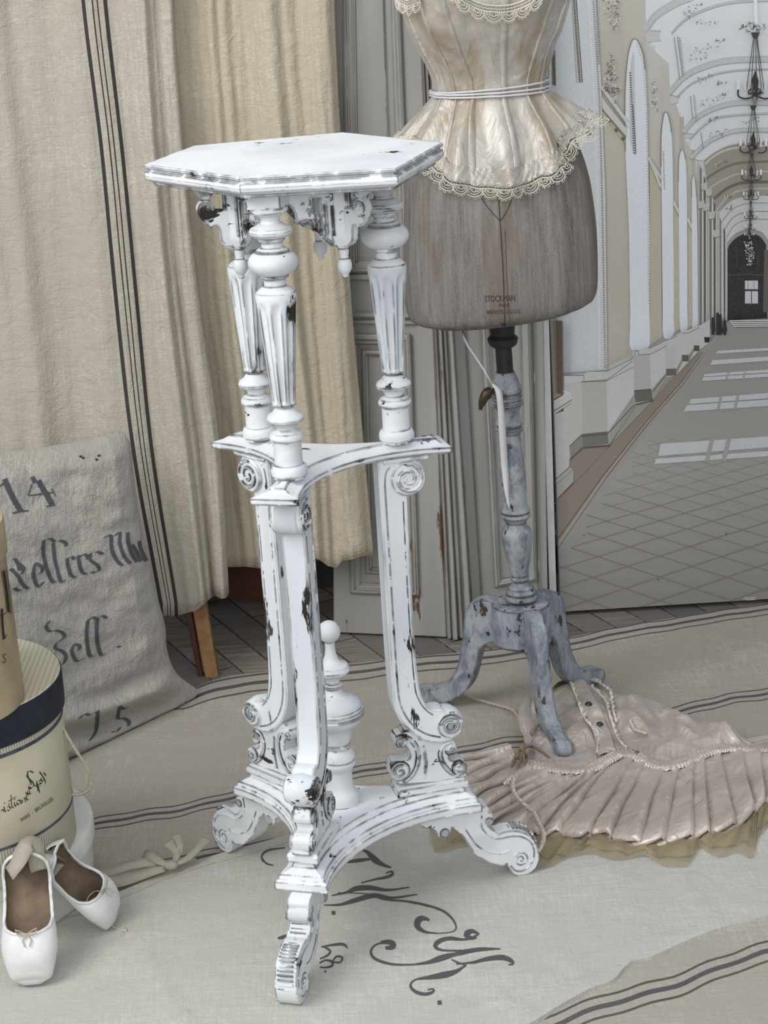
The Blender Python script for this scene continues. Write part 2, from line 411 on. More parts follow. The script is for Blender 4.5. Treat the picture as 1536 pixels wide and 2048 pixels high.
# the print: flat colour shapes, one mesh with the colour of every face
PV, PF, PC = [], [], []
lay = [0]
def inside_clip(poly):
    """clip a polygon (photo positions) to the canvas: x >= left edge, z >= bottom"""
    P = [bp(x, y) for x, y in poly]; Q = [(p.x, p.z) for p in P]
    for fn in ((lambda q: q[0] - xl), (lambda q: xr - q[0]), (lambda q: q[1] - .002), (lambda q: 1.6 - q[1])):
        out = []
        for i in range(len(Q)):
            a, b = Q[i], Q[(i + 1) % len(Q)]; fa, fb = fn(a), fn(b)
            if fa >= 0: out.append(a)
            if (fa >= 0) != (fb >= 0):
                t = fa / (fa - fb); out.append((a[0] + (b[0] - a[0]) * t, a[1] + (b[1] - a[1]) * t))
        Q = out
        if len(Q) < 3: return []
    return Q
def P(poly, c, up=1):
    Q = inside_clip(poly)
    if len(Q) < 3: return
    lay[0] += 1; y = BY - .00001 - lay[0] * .000003
    o = len(PV); PV.extend((x, y, z) for x, z in Q); PF.append(tuple(range(o, o + len(Q)))); PC.append(lin(c))
def PL(pts, wd, c, up=1):
    lay[0] += up
    n = len(pts)
    for i in range(n - 1):
        (x0, y0), (x1, y1) = pts[i][:2], pts[i + 1][:2]; d = math.hypot(x1 - x0, y1 - y0)
        if d < 1e-6: continue
        nx, ny = -(y1 - y0) / d * wd / 2, (x1 - x0) / d * wd / 2; ex, ey = (x1 - x0) / d * wd * .2, (y1 - y0) / d * wd * .2
        P([(x0 - nx - ex, y0 - ny - ey), (x1 - nx + ex, y1 - ny + ey), (x1 + nx + ex, y1 + ny + ey), (x0 + nx - ex, y0 + ny - ey)], c, 0)
def A(*L): return [(1080 + x / 3.303, y / 3.303) for x, y in L]
def B(*L): return [(1080 + x / 3.303, 600 + y / 3.303) for x, y in L]
rnd = random.Random(4)
WH, WH2, BE, BE2, GR, DK = (212, 215, 216), (198, 200, 200), (190, 186, 175), (176, 171, 159), (166, 167, 163), (66, 64, 62)
def curve(L, n=6): return [tuple(q)[:2] for q in spline([(x, y, 0) for x, y in L], n)]
P([(1060, -150), (1800, -150), (1800, 1300), (1060, 1300)], WH2)
# vault in smooth bands
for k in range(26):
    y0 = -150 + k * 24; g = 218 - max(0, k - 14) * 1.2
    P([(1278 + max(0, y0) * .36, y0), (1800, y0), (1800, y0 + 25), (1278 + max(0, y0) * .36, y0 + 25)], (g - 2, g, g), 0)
lay[0] += 1
# upper beige wall
P(A((380, -300), (690, -300), (700, 200), (705, 330), (850, 420), (860, 600), (930, 770), (940, 900), (1000, 990), (1030, 1060), (1050, 1500), (1060, 2100), (430, 2100)), BE)
P(A((385, 200), (560, 200), (560, 1000), (400, 700)), (184, 180, 169))
for k in range(8):
    t = k / 8; P(A((410, 760 + 160 * k), (575, 950 + 140 * k), (590, 1100 + 140 * k), (412, 930 + 160 * k)), (188 - k, 183 - k, 170 - k), 0)
lay[0] += 1
P(B((405, -60), (590, -60), (592, 370), (445, 440)), (182, 177, 163))
# cornices stepping into the corridor
for L in ([(700, 200), (800, 205), (790, 235), (800, 270), (710, 280)], [(860, 630), (925, 640), (915, 680), (865, 690)], [(955, 880), (1010, 885), (1000, 910), (958, 912)], [(1025, 1055), (1075, 1065), (1085, 1130), (1030, 1150)]):
    P(A(*L), (196, 197, 194)); PL(A(*L[:2]), .9, DK); PL(A(*L[-2:]), .7, (120, 118, 112))
P(A((705, 290), (850, 420), (850, 600), (860, 760), (800, 960), (720, 700)), (192, 191, 185))
P(A((790, 430), (850, 430), (856, 790), (800, 800)), BE)
P(A((918, 775), (950, 770), (956, 990), (922, 1000)), BE2); P(A((1000, 990), (1022, 990), (1026, 1160), (1002, 1170)), BE2)
# vault ribs
ribs = [([(705, 190), (770, 100), (900, 20), (1000, -20)], 16), ([(870, 220), (960, 130), (1100, 60), (1280, 15), (1560, 0)], 5),
        ([(860, 610), (940, 520), (1060, 450), (1250, 400), (1560, 390)], 12), ([(905, 640), (990, 560), (1120, 500), (1300, 465), (1560, 455)], 3),
        ([(950, 870), (1020, 790), (1140, 720), (1300, 680), (1560, 680)], 10), ([(990, 920), (1080, 830), (1200, 770), (1560, 745)], 3), ([(1000, 1040), (1080, 960), (1180, 900), (1320, 860), (1560, 860)], 8)]
for L, wd in ribs:
    C_ = A(*curve(L, 8)); PL(C_, wd, (192, 194, 193)); PL([(x, y + wd * .5) for x, y in C_], 1.1, (150, 150, 146)); PL([(x, y - wd * .5) for x, y in C_], .8, (172, 173, 170))
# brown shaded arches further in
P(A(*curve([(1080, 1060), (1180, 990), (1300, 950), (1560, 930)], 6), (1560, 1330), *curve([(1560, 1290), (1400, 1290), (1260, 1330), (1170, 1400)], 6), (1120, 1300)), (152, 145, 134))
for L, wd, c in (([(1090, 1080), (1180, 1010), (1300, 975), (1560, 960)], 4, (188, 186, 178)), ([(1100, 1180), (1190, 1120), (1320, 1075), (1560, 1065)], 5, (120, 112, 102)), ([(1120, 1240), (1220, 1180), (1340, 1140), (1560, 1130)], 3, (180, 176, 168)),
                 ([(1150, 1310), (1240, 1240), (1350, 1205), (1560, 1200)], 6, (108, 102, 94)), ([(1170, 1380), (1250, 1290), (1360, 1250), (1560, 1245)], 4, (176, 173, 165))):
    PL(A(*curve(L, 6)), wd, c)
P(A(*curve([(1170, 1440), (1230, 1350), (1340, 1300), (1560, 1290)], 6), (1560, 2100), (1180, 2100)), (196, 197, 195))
for L, wd, c in (([(1190, 1480), (1260, 1390), (1360, 1345), (1560, 1340)], 2, (150, 149, 144)), ([(1205, 1540), (1270, 1440), (1370, 1400), (1560, 1395)], 2, (140, 138, 134)), ([(1215, 1600), (1280, 1490), (1380, 1450), (1560, 1450)], 2, (150, 149, 144))):
    PL(A(*curve(L, 6)), wd, c)
# door at the end
P(A((1225, 2120), (1222, 1640), *curve([(1235, 1600), (1290, 1540), (1370, 1512), (1460, 1530), (1510, 1590)], 5), (1520, 2120)), (150, 148, 143))
P(A((1237, 2120), (1237, 1650), *curve([(1245, 1620), (1300, 1565), (1375, 1540), (1450, 1560), (1492, 1615)], 5), (1500, 2120)), (48, 47, 50))
PL(A((1240, 1815), (1360, 1812), (1500, 1815)), 1.6, (84, 82, 84)); P(A((1480, 1650), (1506, 1650), (1506, 2060), (1472, 2060)), (96, 92, 86))
PL(A((1300, 1640), (1300, 1760), (1340, 1790)), 1, (72, 70, 72)); PL(A((1440, 1650), (1440, 1780), (1380, 1800)), 1, (72, 70, 72))
P(A((1352, 1852), (1438, 1852), (1438, 2004), (1352, 2004)), (196, 196, 198))
PL(A((1352, 1915), (1438, 1915)), 4, (60, 58, 60)); PL(A((1395, 1920), (1395, 2004)), 1.8, (80, 78, 80)); PL(A((1372, 1856), (1372, 1910)), 1, (120, 118, 120)); PL(A((1412, 1856), (1412, 1910)), 1, (120, 118, 120)); PL(A((1352, 2004), (1438, 2004)), 1.4, (110, 104, 98))
# distant columns
for k, x in enumerate(range(1042, 1236, 13)):
    c = [(176, 174, 168), (120, 114, 106), (196, 196, 192), (88, 84, 78), (188, 187, 182)][k % 5]
    top = 1060 + (x - 1042) * 2.6
    P(A((x, top), (x + 10, top + 24), (x + 11, 2060), (x + 1, 2060)), c, 0); P(B((x + 1, -20), (x + 11, -20), (x + 9, 230 - (x - 1042) * .55), (x + 2, 235 - (x - 1042) * .55)), c, 0)
lay[0] += 1
for (x, y) in ((1040, 1330), (1075, 1345), (1110, 1400), (1140, 1520), (1060, 1210), (1090, 1250)): P(A((x, y), (x + 46, y - 8), (x + 40, y + 44), (x + 8, y + 50)), (182, 181, 175)); PL(A((x, y + 50), (x + 44, y + 42)), 1, (96, 92, 86))
# near pilaster and window arches
P(A((60, -300), (350, -300), (395, 500), (420, 1300), (432, 2100), (60, 2100)), (200, 204, 206)); P(B((90, -40), (432, -40), (440, 460), (150, 480)), (196, 200, 202))
for x0, x1, c in ((300, 350, (210, 212, 212)), (330, 382, (186, 187, 184)), (345, 395, (202, 203, 200))): PL(A((x0, -300), (x1, 500), (x1 + 30, 1300), (x1 + 38, 2060)) + B((x1 + 42, 450)), 3.2, c)
def beads(L, n, ln, wd, c, slope=.5):
    Q = resample([(x, y, 0) for x, y in L], n)
    for i, q in enumerate(Q):
        PL([(q.x - ln / 2, q.y - ln * slope / 2), (q.x + ln / 2, q.y + ln * slope / 2)], wd, c, 0)
    lay[0] += 1
beads(A((352, -20), (375, 420), (392, 640), (408, 1300), (424, 2050)) + B((432, 440)), 150, 3.2, 1.3, (104, 100, 92)); beads(A((372, 0), (386, 420)), 34, 3.6, 1.3, (120, 116, 108), -.4)
P(A((205, -20), (232, -20), (280, 545), (238, 545)), (182, 181, 176)); PL(A((236, -20), (278, 540)), 1.4, (58, 56, 54)); PL(A((207, 0), (240, 540)), .7, (130, 128, 122)); beads(A((222, 0), (262, 535)), 46, 3.6, 2.1, (70, 66, 62), 0)
P(A((75, 330), (98, 330), (104, 560), (80, 560)), (120, 108, 92)); beads(A((88, 330), (96, 560)), 20, 3, 1.4, (70, 66, 62), 0)
def arch(L, c, rim=True, wd=2.2):
    C_ = curve(L, 7)
    P(C_, c)
    if rim: PL(C_[:int(len(C_) * .46)], wd, (138, 128, 112))
arch(A((562, 1000), (560, 640), (575, 400), (598, 290), (622, 255), (655, 290), (685, 400), (703, 650), (712, 1050), (722, 1500)) + B((722, 60), (722, 300), (598, 320), (594, 100)) + A((585, 1500)), (214, 219, 223))
arch(A((590, 900), (588, 560), (600, 400), (618, 350), (622, 480), (632, 1000), (600, 960)), (190, 194, 197), False)
beads(A((594, 480), (606, 700), (620, 1008)), 34, 3.4, 2, (72, 68, 64), 0); PL(A((612, 690), (632, 1015)), 1.3, (66, 64, 62)); beads(A((640, 290), (680, 420), (700, 700), (710, 1100), (716, 2000)), 90, 3, 1.1, (150, 150, 148))
arch(A((798, 1100), (798, 900), (812, 770), (828, 738), (848, 770), (868, 900), (876, 1200), (880, 1600)) + B((886, 30), (884, 215), (815, 245), (808, 60)), (214, 219, 223))
beads(A((812, 1000), (820, 1245)), 20, 2.4, 1.4, (96, 92, 88), 0)
arch(A((912, 1200), (914, 1060), (925, 1000), (936, 985), (952, 1020), (964, 1140), (970, 1500)) + B((972, 30), (970, 190), (926, 200), (918, 20)), (214, 219, 223), True, 1.5)
arch(A((1000, 1300), (1000, 1200), (1010, 1160), (1020, 1175), (1030, 1300), (1038, 1600)) + B((1040, 20), (1040, 175), (1002, 180), (998, 20)), (212, 216, 219), True, 1.2)
for L in ((722, 1050, 796, 1230, 808, 240, 726, 296), (880, 1330, 914, 1400, 924, 188, 886, 210), (973, 1440, 1000, 1500, 1000, 168, 974, 186)):
    P(A((L[0], L[1]), (L[2], L[3]), (L[2] + 6, 2100)) + B((L[4], L[5]), (L[6], L[7])) + A((L[0] + 2, 2100)), (182, 175, 158)); PL(A((L[0], L[1]), (L[2], L[3])), 5, (200, 199, 192)); PL(A((L[0], L[1] + 30), (L[2], L[3] + 30)), 1.2, (110, 104, 92))
# rods, reliefs
PL(A((405, 575), (572, 800)), 7, (200, 199, 193)); beads(A((410, 600), (570, 830)), 26, 5, 1.2, (134, 130, 120), 1.4); P(A((405, 640), (570, 850), (572, 905), (410, 715)), (198, 198, 194)); PL(A((408, 720), (566, 908)), 1.1, (120, 112, 98))
PL(A((412, 745), (560, 930)), 1.8, (206, 190, 140));
for x, y in ((450, 798), (500, 858), (545, 915)): P(A((x - 14, y - 6), (x + 4, y - 16), (x + 16, y + 4), (x, y + 16)), (104, 92, 66))
PL(A((715, 1040), (800, 1180)), 5, (196, 196, 190)); PL(A((722, 1150), (796, 1240)), 1.4, (196, 182, 140))
def leaves(L, n, c1, c2, ln=5, seed=1):
    r = random.Random(seed); xs = [p[0] for p in L]; ys = [p[1] for p in L]
    k = 0
    while k < n:
        x, y = r.uniform(min(xs), max(xs)), r.uniform(min(ys), max(ys)); k += 1
        ins = False; j = len(L) - 1
        for i in range(len(L)):
            if (L[i][1] > y) != (L[j][1] > y) and x < (L[j][0] - L[i][0]) * (y - L[i][1]) / (L[j][1] - L[i][1]) + L[i][0]: ins = not ins
            j = i
        if not ins: continue
        a = r.uniform(0, PI); l = ln * r.uniform(.5, 1.2)
        Q = curve([(x, y), (x + math.cos(a) * l * .5 + r.uniform(-1, 1), y + math.sin(a) * l * .5), (x + math.cos(a + .9) * l, y + math.sin(a + .9) * l)], 3)
        PL(Q, r.uniform(.7, 1.5), c1 if r.random() < .55 else c2, 0)
    lay[0] += 1
leaves(A((460, 340), (500, 400), (520, 600), (510, 700), (420, 580), (440, 480)), 150, (96, 92, 84), (222, 222, 218), 5, 2)
leaves(A((400, -10), (520, -10), (525, 250), (480, 200)), 110, (112, 107, 98), (222, 222, 218), 5, 3)
leaves(A((715, 480), (770, 520), (775, 740), (740, 700)), 70, (120, 114, 104), (214, 214, 208), 4, 5)
for L, n, s in (([(985, 330), (1130, 270), (1220, 250), (1200, 300), (1100, 380), (990, 390)], 90, 6), ([(1055, 660), (1160, 610), (1245, 600), (1220, 640), (1120, 700), (1060, 705)], 70, 7), ([(1110, 880), (1200, 845), (1260, 840), (1220, 890), (1115, 915)], 50, 8),
                ([(930, 60), (1010, 20), (1090, 10), (1060, 60), (940, 130)], 60, 9), ([(1000, 150), (1090, 110), (1190, 140), (1080, 165)], 40, 10), ([(1020, 540), (1060, 490), (1140, 480), (1060, 560)], 40, 11),
                ([(1150, 530), (1240, 520), (1230, 545), (1150, 550)], 24, 12), ([(1090, 800), (1130, 755), (1190, 760), (1120, 810)], 26, 13), ([(1150, 1080), (1200, 1040), (1240, 1050), (1180, 1090)], 24, 14), ([(1320, 790), (1440, 770), (1440, 800), (1330, 800)], 26, 15), ([(1200, 1290), (1260, 1265), (1250, 1295)], 20, 16), ([(1210, 1370), (1280, 1340), (1270, 1370)], 18, 17)):
    leaves(A(*L), n, (110, 110, 108), (222, 223, 223), 4, s)
for a, b in (((878, 240), (915, 520)), ((900, 235), (935, 500)), ((985, 630), (1000, 780)), ((1055, 870), (1070, 980))): PL(A(a, b), 1.3, (120, 119, 115))
beads(A((915, 250), (938, 480)), 18, 5, 1.5, (140, 139, 135)); beads(A((1010, 630), (1025, 790)), 14, 4, 1.3, (140, 139, 135))
# chandeliers
PL(A((1405, -300), (1418, 185)), 7, (226, 224, 226)); leaves(A((1305, 160), (1400, 145), (1485, 150), (1450, 200), (1350, 200)), 90, (60, 58, 56), (216, 216, 214), 7, 20)
def chandelier(x, yt, yb, wd, s, seed):
    for k in (-1, -.5, .15, .7, 1): PL(A((x + k * 8 * s, yt), (x + k * wd, yb)), max(.8, 1.5 * s), (58, 56, 56))
    P(A((x - 30 * s, yt - 10), (x + 30 * s, yt - 10), (x + 14 * s, yt + 30 * s), (x - 14 * s, yt + 30 * s)), (64, 62, 60))
    P(A(*[(x + 62 * s * math.cos(a) * .8, yb + 26 * s * math.sin(a) + 10 * s) for a in [k * PI / 6 for k in range(12)]]), (52, 50, 50))
    P(A((x - 18 * s, yb), (x - 24 * s, yb - 70 * s), (x, yb - 130 * s), (x + 22 * s, yb - 60 * s), (x + 16 * s, yb)), (54, 52, 52)); P(A((x - 24 * s, yb + 40 * s), (x + 20 * s, yb + 40 * s), (x + 4 * s, yb + 100 * s), (x - 10 * s, yb + 100 * s)), (120, 118, 114))
    for k in (-1, 1):
        PL(A(*curve([(x, yb + 34 * s), (x + k * 60 * s, yb + 56 * s), (x + k * 110 * s, yb + 40 * s), (x + k * 112 * s, yb - 6 * s)], 5)), 3.4 * s, (56, 54, 54))
        P(A((x + k * 112 * s - 12 * s, yb - 70 * s), (x + k * 112 * s + 12 * s, yb - 70 * s), (x + k * 112 * s + 10 * s, yb - 4 * s), (x + k * 112 * s - 10 * s, yb - 4 * s)), (222, 220, 218))
        P(A((x + k * 70 * s - 9 * s, yb - 60 * s), (x + k * 70 * s + 9 * s, yb - 60 * s), (x + k * 66 * s + 8 * s, yb), (x + k * 66 * s - 8 * s, yb)), (206, 204, 200))
    leaves(A((x - 60 * s, yb - 10), (x + 60 * s, yb - 10), (x + 30 * s, yb + 70 * s), (x - 30 * s, yb + 70 * s)), int(50 * s) + 8, (150, 148, 144), (40, 38, 38), 4, seed)
chandelier(1412, 220, 590, 58, 1, 31); chandelier(1398, 700, 960, 48, .75, 32); chandelier(1386, 1010, 1150, 34, .55, 33); chandelier(1382, 1190, 1285, 24, .42, 34); chandelier(1380, 1330, 1415, 18, .36, 35); chandelier(1376, 1440, 1492, 14, .28, 36); chandelier(1370, 1500, 1545, 12, .26, 37)
for k in range(9): leaves(A((1335 + k * 2, 1580 + 18 * k), (1408 - k * 2, 1580 + 18 * k), (1400 - k * 2, 1592 + 18 * k), (1340 + k * 2, 1592 + 18 * k)), 10, (206, 204, 204), (160, 158, 160), 3, 40 + k)
# lower half: floor first, in bands that lighten with distance
P(B((60, 2300), (60, 1340), (190, 1020), (265, 950), (450, 945), (620, 670), (730, 645), (830, 490), (975, 390), (1040, 310), (1110, 262), (1235, 118), (1800, 118), (1800, 2300)), (150, 147, 142))
for k in range(22):
    y0 = 120 + k * 100; g = 156 - abs(k - 8) * 1.4 - max(0, k - 10) * 1.0
    P(B((max(90, 1235 - (y0 - 120) * .74), y0), (1800, y0 - 30), (1800, y0 + 75), (max(90, 1235 - (y0 - 20) * .74), y0 + 105)), (g, g - 3, g - 8), 0)
lay[0] += 1
P(B((80, 1330), (190, 1040), (270, 955), (452, 945), (640, 745), (735, 645), (835, 520), (1040, 325), (1075, 330), (930, 530), (410, 1170), (95, 1600)), (136, 124, 114))
for a, wd, c in ((((1062, 335), (925, 522), (680, 800), (400, 1150), (98, 1572)), 1.5, (84, 78, 72)), (((1076, 335), (940, 530), (700, 800), (425, 1160), (98, 1640)), 1.3, (92, 86, 80)), (((1069, 335), (932, 526), (690, 800), (412, 1155), (98, 1606)), 3.2, (160, 152, 142)), (((640, 745), (225, 1185)), 1.0, (104, 92, 82)), (((735, 648), (640, 748)), 1, (100, 90, 80))): PL(B(*a), wd, c)
# diagonal tile joints
yk = 1645.0; g = 46; L = []
y = 880.0
while y < 2700: L.append(y); y += g; g *= 1.115
for i, yc in enumerate(L):
    sl = .27 + .00002 * yc; wd = .7 + (yc - 800) / 1300 * 1.5; c = (122, 117, 110) if yc > 1250 else (136, 132, 126)
    for sg in (-1, 1):
        pts = []
        for x in range(100, 1801, 100):
            yy = yc + sg * (x - 780) * sl * (1 + (yc - 1400) * .00018); lim = 1640 - (x - 98) * 1.36 if x < 1060 else 400
            if yy > max(lim, 860) + 25: pts.append((x, yy))
        if len(pts) > 1: PL(B(*pts), wd, c)
for q in (((785, 930), (1800, 858), (1800, 928), (770, 1010)), ((752, 1028), (1800, 955), (1800, 990), (745, 1062)), ((985, 635), (1800, 570), (1800, 608), (968, 668)), ((958, 675), (1800, 618), (1800, 660), (935, 718)), ((1075, 470), (1800, 420), (1800, 440), (1066, 488)),
          ((1066, 492), (1800, 448), (1800, 470), (1054, 516)), ((1126, 380), (1800, 335), (1800, 362), (1110, 411)), ((1160, 318), (1800, 280), (1800, 298), (1148, 337))): P(B(*q), (190, 193, 194))
for x, w_ in ((1112, 9), (1222, 9)):
    PL(B((x + 12, 900), (x - 22, 1040)), w_, (158, 157, 154)); PL(B((x + 72, 610), (x + 52, 700)), w_ * .7, (158, 157, 154)); PL(B((x + 120, 460), (x + 105, 505)), w_ * .5, (158, 157, 154))
for k in range(4): P(B((1240 + k * 8, 118 + 12 * k), (1800, 112 + 12 * k), (1800, 119 + 12 * k), (1240 + k * 8, 125 + 12 * k)), (206, 208, 206)); PL(B((1255 + k * 6, 127 + 12 * k), (1800, 121 + 12 * k)), 1, (60, 60, 60))
# wainscot
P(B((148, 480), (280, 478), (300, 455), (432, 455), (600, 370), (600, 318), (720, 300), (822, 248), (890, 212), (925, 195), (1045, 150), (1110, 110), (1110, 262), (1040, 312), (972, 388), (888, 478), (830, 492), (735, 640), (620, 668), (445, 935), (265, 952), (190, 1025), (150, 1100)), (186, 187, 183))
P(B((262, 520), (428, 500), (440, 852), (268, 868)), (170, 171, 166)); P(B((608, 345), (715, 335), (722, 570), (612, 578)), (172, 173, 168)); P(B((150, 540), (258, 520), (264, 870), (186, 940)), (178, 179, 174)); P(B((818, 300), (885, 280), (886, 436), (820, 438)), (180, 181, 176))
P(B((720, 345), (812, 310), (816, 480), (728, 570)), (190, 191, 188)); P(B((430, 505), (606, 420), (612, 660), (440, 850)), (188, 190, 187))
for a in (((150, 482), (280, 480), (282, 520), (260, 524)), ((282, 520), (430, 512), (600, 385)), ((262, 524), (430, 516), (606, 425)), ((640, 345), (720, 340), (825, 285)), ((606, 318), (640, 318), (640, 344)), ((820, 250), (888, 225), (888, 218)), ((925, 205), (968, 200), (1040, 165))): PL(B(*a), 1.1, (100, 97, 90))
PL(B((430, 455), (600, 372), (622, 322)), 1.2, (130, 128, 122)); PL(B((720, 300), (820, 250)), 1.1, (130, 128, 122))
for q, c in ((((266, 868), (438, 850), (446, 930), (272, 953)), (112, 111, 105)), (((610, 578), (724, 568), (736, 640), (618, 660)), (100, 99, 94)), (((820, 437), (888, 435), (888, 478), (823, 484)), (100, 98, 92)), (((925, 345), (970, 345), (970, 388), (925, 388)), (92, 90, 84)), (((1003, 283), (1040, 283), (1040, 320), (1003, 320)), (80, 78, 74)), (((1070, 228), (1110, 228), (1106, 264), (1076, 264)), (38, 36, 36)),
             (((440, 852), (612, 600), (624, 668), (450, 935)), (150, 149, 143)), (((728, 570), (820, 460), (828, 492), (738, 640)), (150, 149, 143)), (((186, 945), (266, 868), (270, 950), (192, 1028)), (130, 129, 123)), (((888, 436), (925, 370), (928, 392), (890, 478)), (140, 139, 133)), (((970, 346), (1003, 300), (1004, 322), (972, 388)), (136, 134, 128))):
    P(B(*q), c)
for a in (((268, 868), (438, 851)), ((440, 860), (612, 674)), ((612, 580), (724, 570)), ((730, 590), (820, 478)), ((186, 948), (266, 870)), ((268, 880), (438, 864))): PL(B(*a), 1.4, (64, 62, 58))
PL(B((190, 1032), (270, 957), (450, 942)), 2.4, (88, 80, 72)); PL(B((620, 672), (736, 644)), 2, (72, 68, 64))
P(B((60, 745), (182, 700), (186, 1078), (212, 1100), (212, 1182), (70, 1335)), (182, 183, 178)); P(B((70, 1215), (186, 1078), (214, 1102), (212, 1182), (80, 1335)), (162, 162, 156)); PL(B((75, 1185), (188, 1080)), 1.6, (84, 82, 76)); PL(B((78, 1215), (212, 1100)), 1, (110, 108, 102)); PL(B((80, 1320), (212, 1185)), 2.2, (84, 78, 72))
P(B((60, 665), (200, 605), (204, 645), (62, 760)), (190, 190, 186)); PL(B((62, 728), (202, 640)), 1.5, (76, 74, 70)); PL(B((62, 750), (200, 662)), .9, (120, 118, 112)); P(B((60, 600), (145, 575), (205, 600), (60, 668)), (196, 197, 195))
# near window recess
P(B((28, 120), (140, 120), (146, 606), (60, 660), (30, 640)), (148, 138, 124)); P(B((92, 120), (138, 120), (142, 606), (104, 600)), (92, 80, 70)); P(B((78, 120), (96, 120), (106, 600), (94, 600)), (124, 112, 98)); PL(B((60, 655), (142, 608)), 2.2, (76, 66, 58)); beads(B((141, 130), (148, 600)), 50, 2.4, 1.2, (70, 66, 62), 0)
# dark figures standing at the far side
for x, h in ((1120, 90), (1150, 120), (1168, 110), (1196, 70)): P(B((x, 190 - h), (x + 16, 185 - h), (x + 26, 180), (x + 18, 215), (x, 212)), (46, 44, 44), 0)
P(B((1160, 170), (1196, 175), (1205, 196), (1150, 204)), (40, 38, 38)); lay[0] += 1
for (x, y) in ((1216, 1520), (282, 1530), (770, 1822)): P(B((x - 4, y - 3), (x + 3, y - 4), (x + 4, y + 3), (x - 3, y + 4)), (40, 38, 36))
for k in range(12): PL(B((1350 + rnd.uniform(-30, 60), 1950 + rnd.uniform(-14, 14)), (1365 + rnd.uniform(-30, 60), 1950 + rnd.uniform(-14, 14))), 1.6, (170, 168, 164), 0)
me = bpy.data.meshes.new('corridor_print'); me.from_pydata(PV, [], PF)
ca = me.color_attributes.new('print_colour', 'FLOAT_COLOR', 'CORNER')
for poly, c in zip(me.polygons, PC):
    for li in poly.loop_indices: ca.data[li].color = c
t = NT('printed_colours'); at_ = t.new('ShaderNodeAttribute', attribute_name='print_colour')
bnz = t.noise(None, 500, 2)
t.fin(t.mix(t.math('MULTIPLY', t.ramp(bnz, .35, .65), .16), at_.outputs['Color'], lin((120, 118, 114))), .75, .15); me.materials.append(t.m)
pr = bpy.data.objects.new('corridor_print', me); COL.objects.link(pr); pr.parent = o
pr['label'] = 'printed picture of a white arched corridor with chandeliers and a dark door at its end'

# ---------------------------------------------------------------- white door leaves
def pxline(pts, Y):
    return [at(x, y, Y=Y) for x, y in pts]
def door(name, xs_bot, ybot, xs_top_, Yl, Yr, zt=1.55):
    """leaf between left and right bottom positions; returns mapping (u 0..1, z, outward) -> world"""
    a = at(*xs_bot[0], Y=Yl); b = at(*xs_bot[1], Y=Yr); c = at(*xs_top_[0], Y=Yl); d = at(*xs_top_[1], Y=Yr)
    def f(u, z, out=0):
        l = a.lerp(c, (z - a.z) / (c.z - a.z)); r = b.lerp(d, (z - b.z) / (d.z - b.z))
        p = l.lerp(r, u); p.z = z; n = Vector((r.y - l.y, -(r.x - l.x), 0)).normalized(); return p + n * out
    return f
def slab(mb, f, u0, u1, z0, z1, o0, o1, nz=1):
    """box between outward offsets o0 (back) and o1 (front)"""
    zs = [z0 + (z1 - z0) * k / nz for k in range(nz + 1)]
    for za, zb in zip(zs, zs[1:]):
        V = [f(u, z, o) for o in (o0, o1) for u, z in ((u0, za), (u1, za), (u1, zb), (u0, zb))]
        mb.add(V, [(0, 1, 2, 3), (7, 6, 5, 4), (4, 5, 1, 0), (5, 6, 2, 1), (6, 7, 3, 2), (7, 4, 0, 3)])
def frame(mb, f, u0, u1, z0, z1, wu, prof):
    """mitred moulding around a panel; prof = [(inset metres, out)]"""
    W = (f(1, z0) - f(0, z0)).length
    rings = []
    for ins, out in prof:
        du = ins / W
        rings.append([f(u0 + du, z0 + ins, out), f(u1 - du, z0 + ins, out), f(u1 - du, z1 - ins, out), f(u0 + du, z1 - ins, out)])
    mb.grid(rings, 0, True)
prof = [(0, 0), (.0, .006), (.004, .009), (.009, .009), (.012, .005), (.018, .004), (.021, .0005), (.024, .0005)]
# left leaf
zfoot = -.004
f1 = door('l', ((667, 1262), (893, 1271)), 0, ((659, 0), (838, 0)), 3.512, 3.452)
D1 = empty('door_leaf', f1(.5, 0))
mb = MB(); slab(mb, f1, 0, 1, zfoot, 1.5, -.028, 0); mb.build('slab', M['door'], D1, 0, .0015)
zr = lambda x, y: at(x, y, Y=3.48).z
W1 = (f1(1, 0) - f1(0, 0)).length
mb = MB()
frame(mb, f1, .16, .78, zr(760, 1190), zr(760, 668), 0, prof)
frame(mb, f1, .16, .80, zr(760, 545), 1.46, 0, prof)
mb.build('panel_moulding', M['door'], D1, 0)
mb = MB()
frame(mb, f1, .30, .64, zr(760, 1150), zr(760, 700), 0, [(0, 0), (0, .003), (.004, .004), (.008, .004), (.012, .0), (.013, 0)])
mb.build('inner_bead', M['door'], D1, 0)
mb = MB()
slab(mb, f1, .10, .84, zr(760, 634), zr(760, 624), 0, .008); slab(mb, f1, .10, .84, zr(760, 648), zr(760, 640), 0, .005); slab(mb, f1, .10, .84, zr(760, 560), zr(760, 548), 0, .005)
mb.build('rail', M['door'], D1, 0, .001)
mb = MB()
for u in (.235, .60): slab(mb, f1, u, u + .012, zr(760, 520), 1.44, 0, .0025)
mb.build('board_joint', M['door'], D1, 0)
tag(D1, 'off-white chipped door leaf with long panels behind the pedestal, partly under the curtain', 'door')
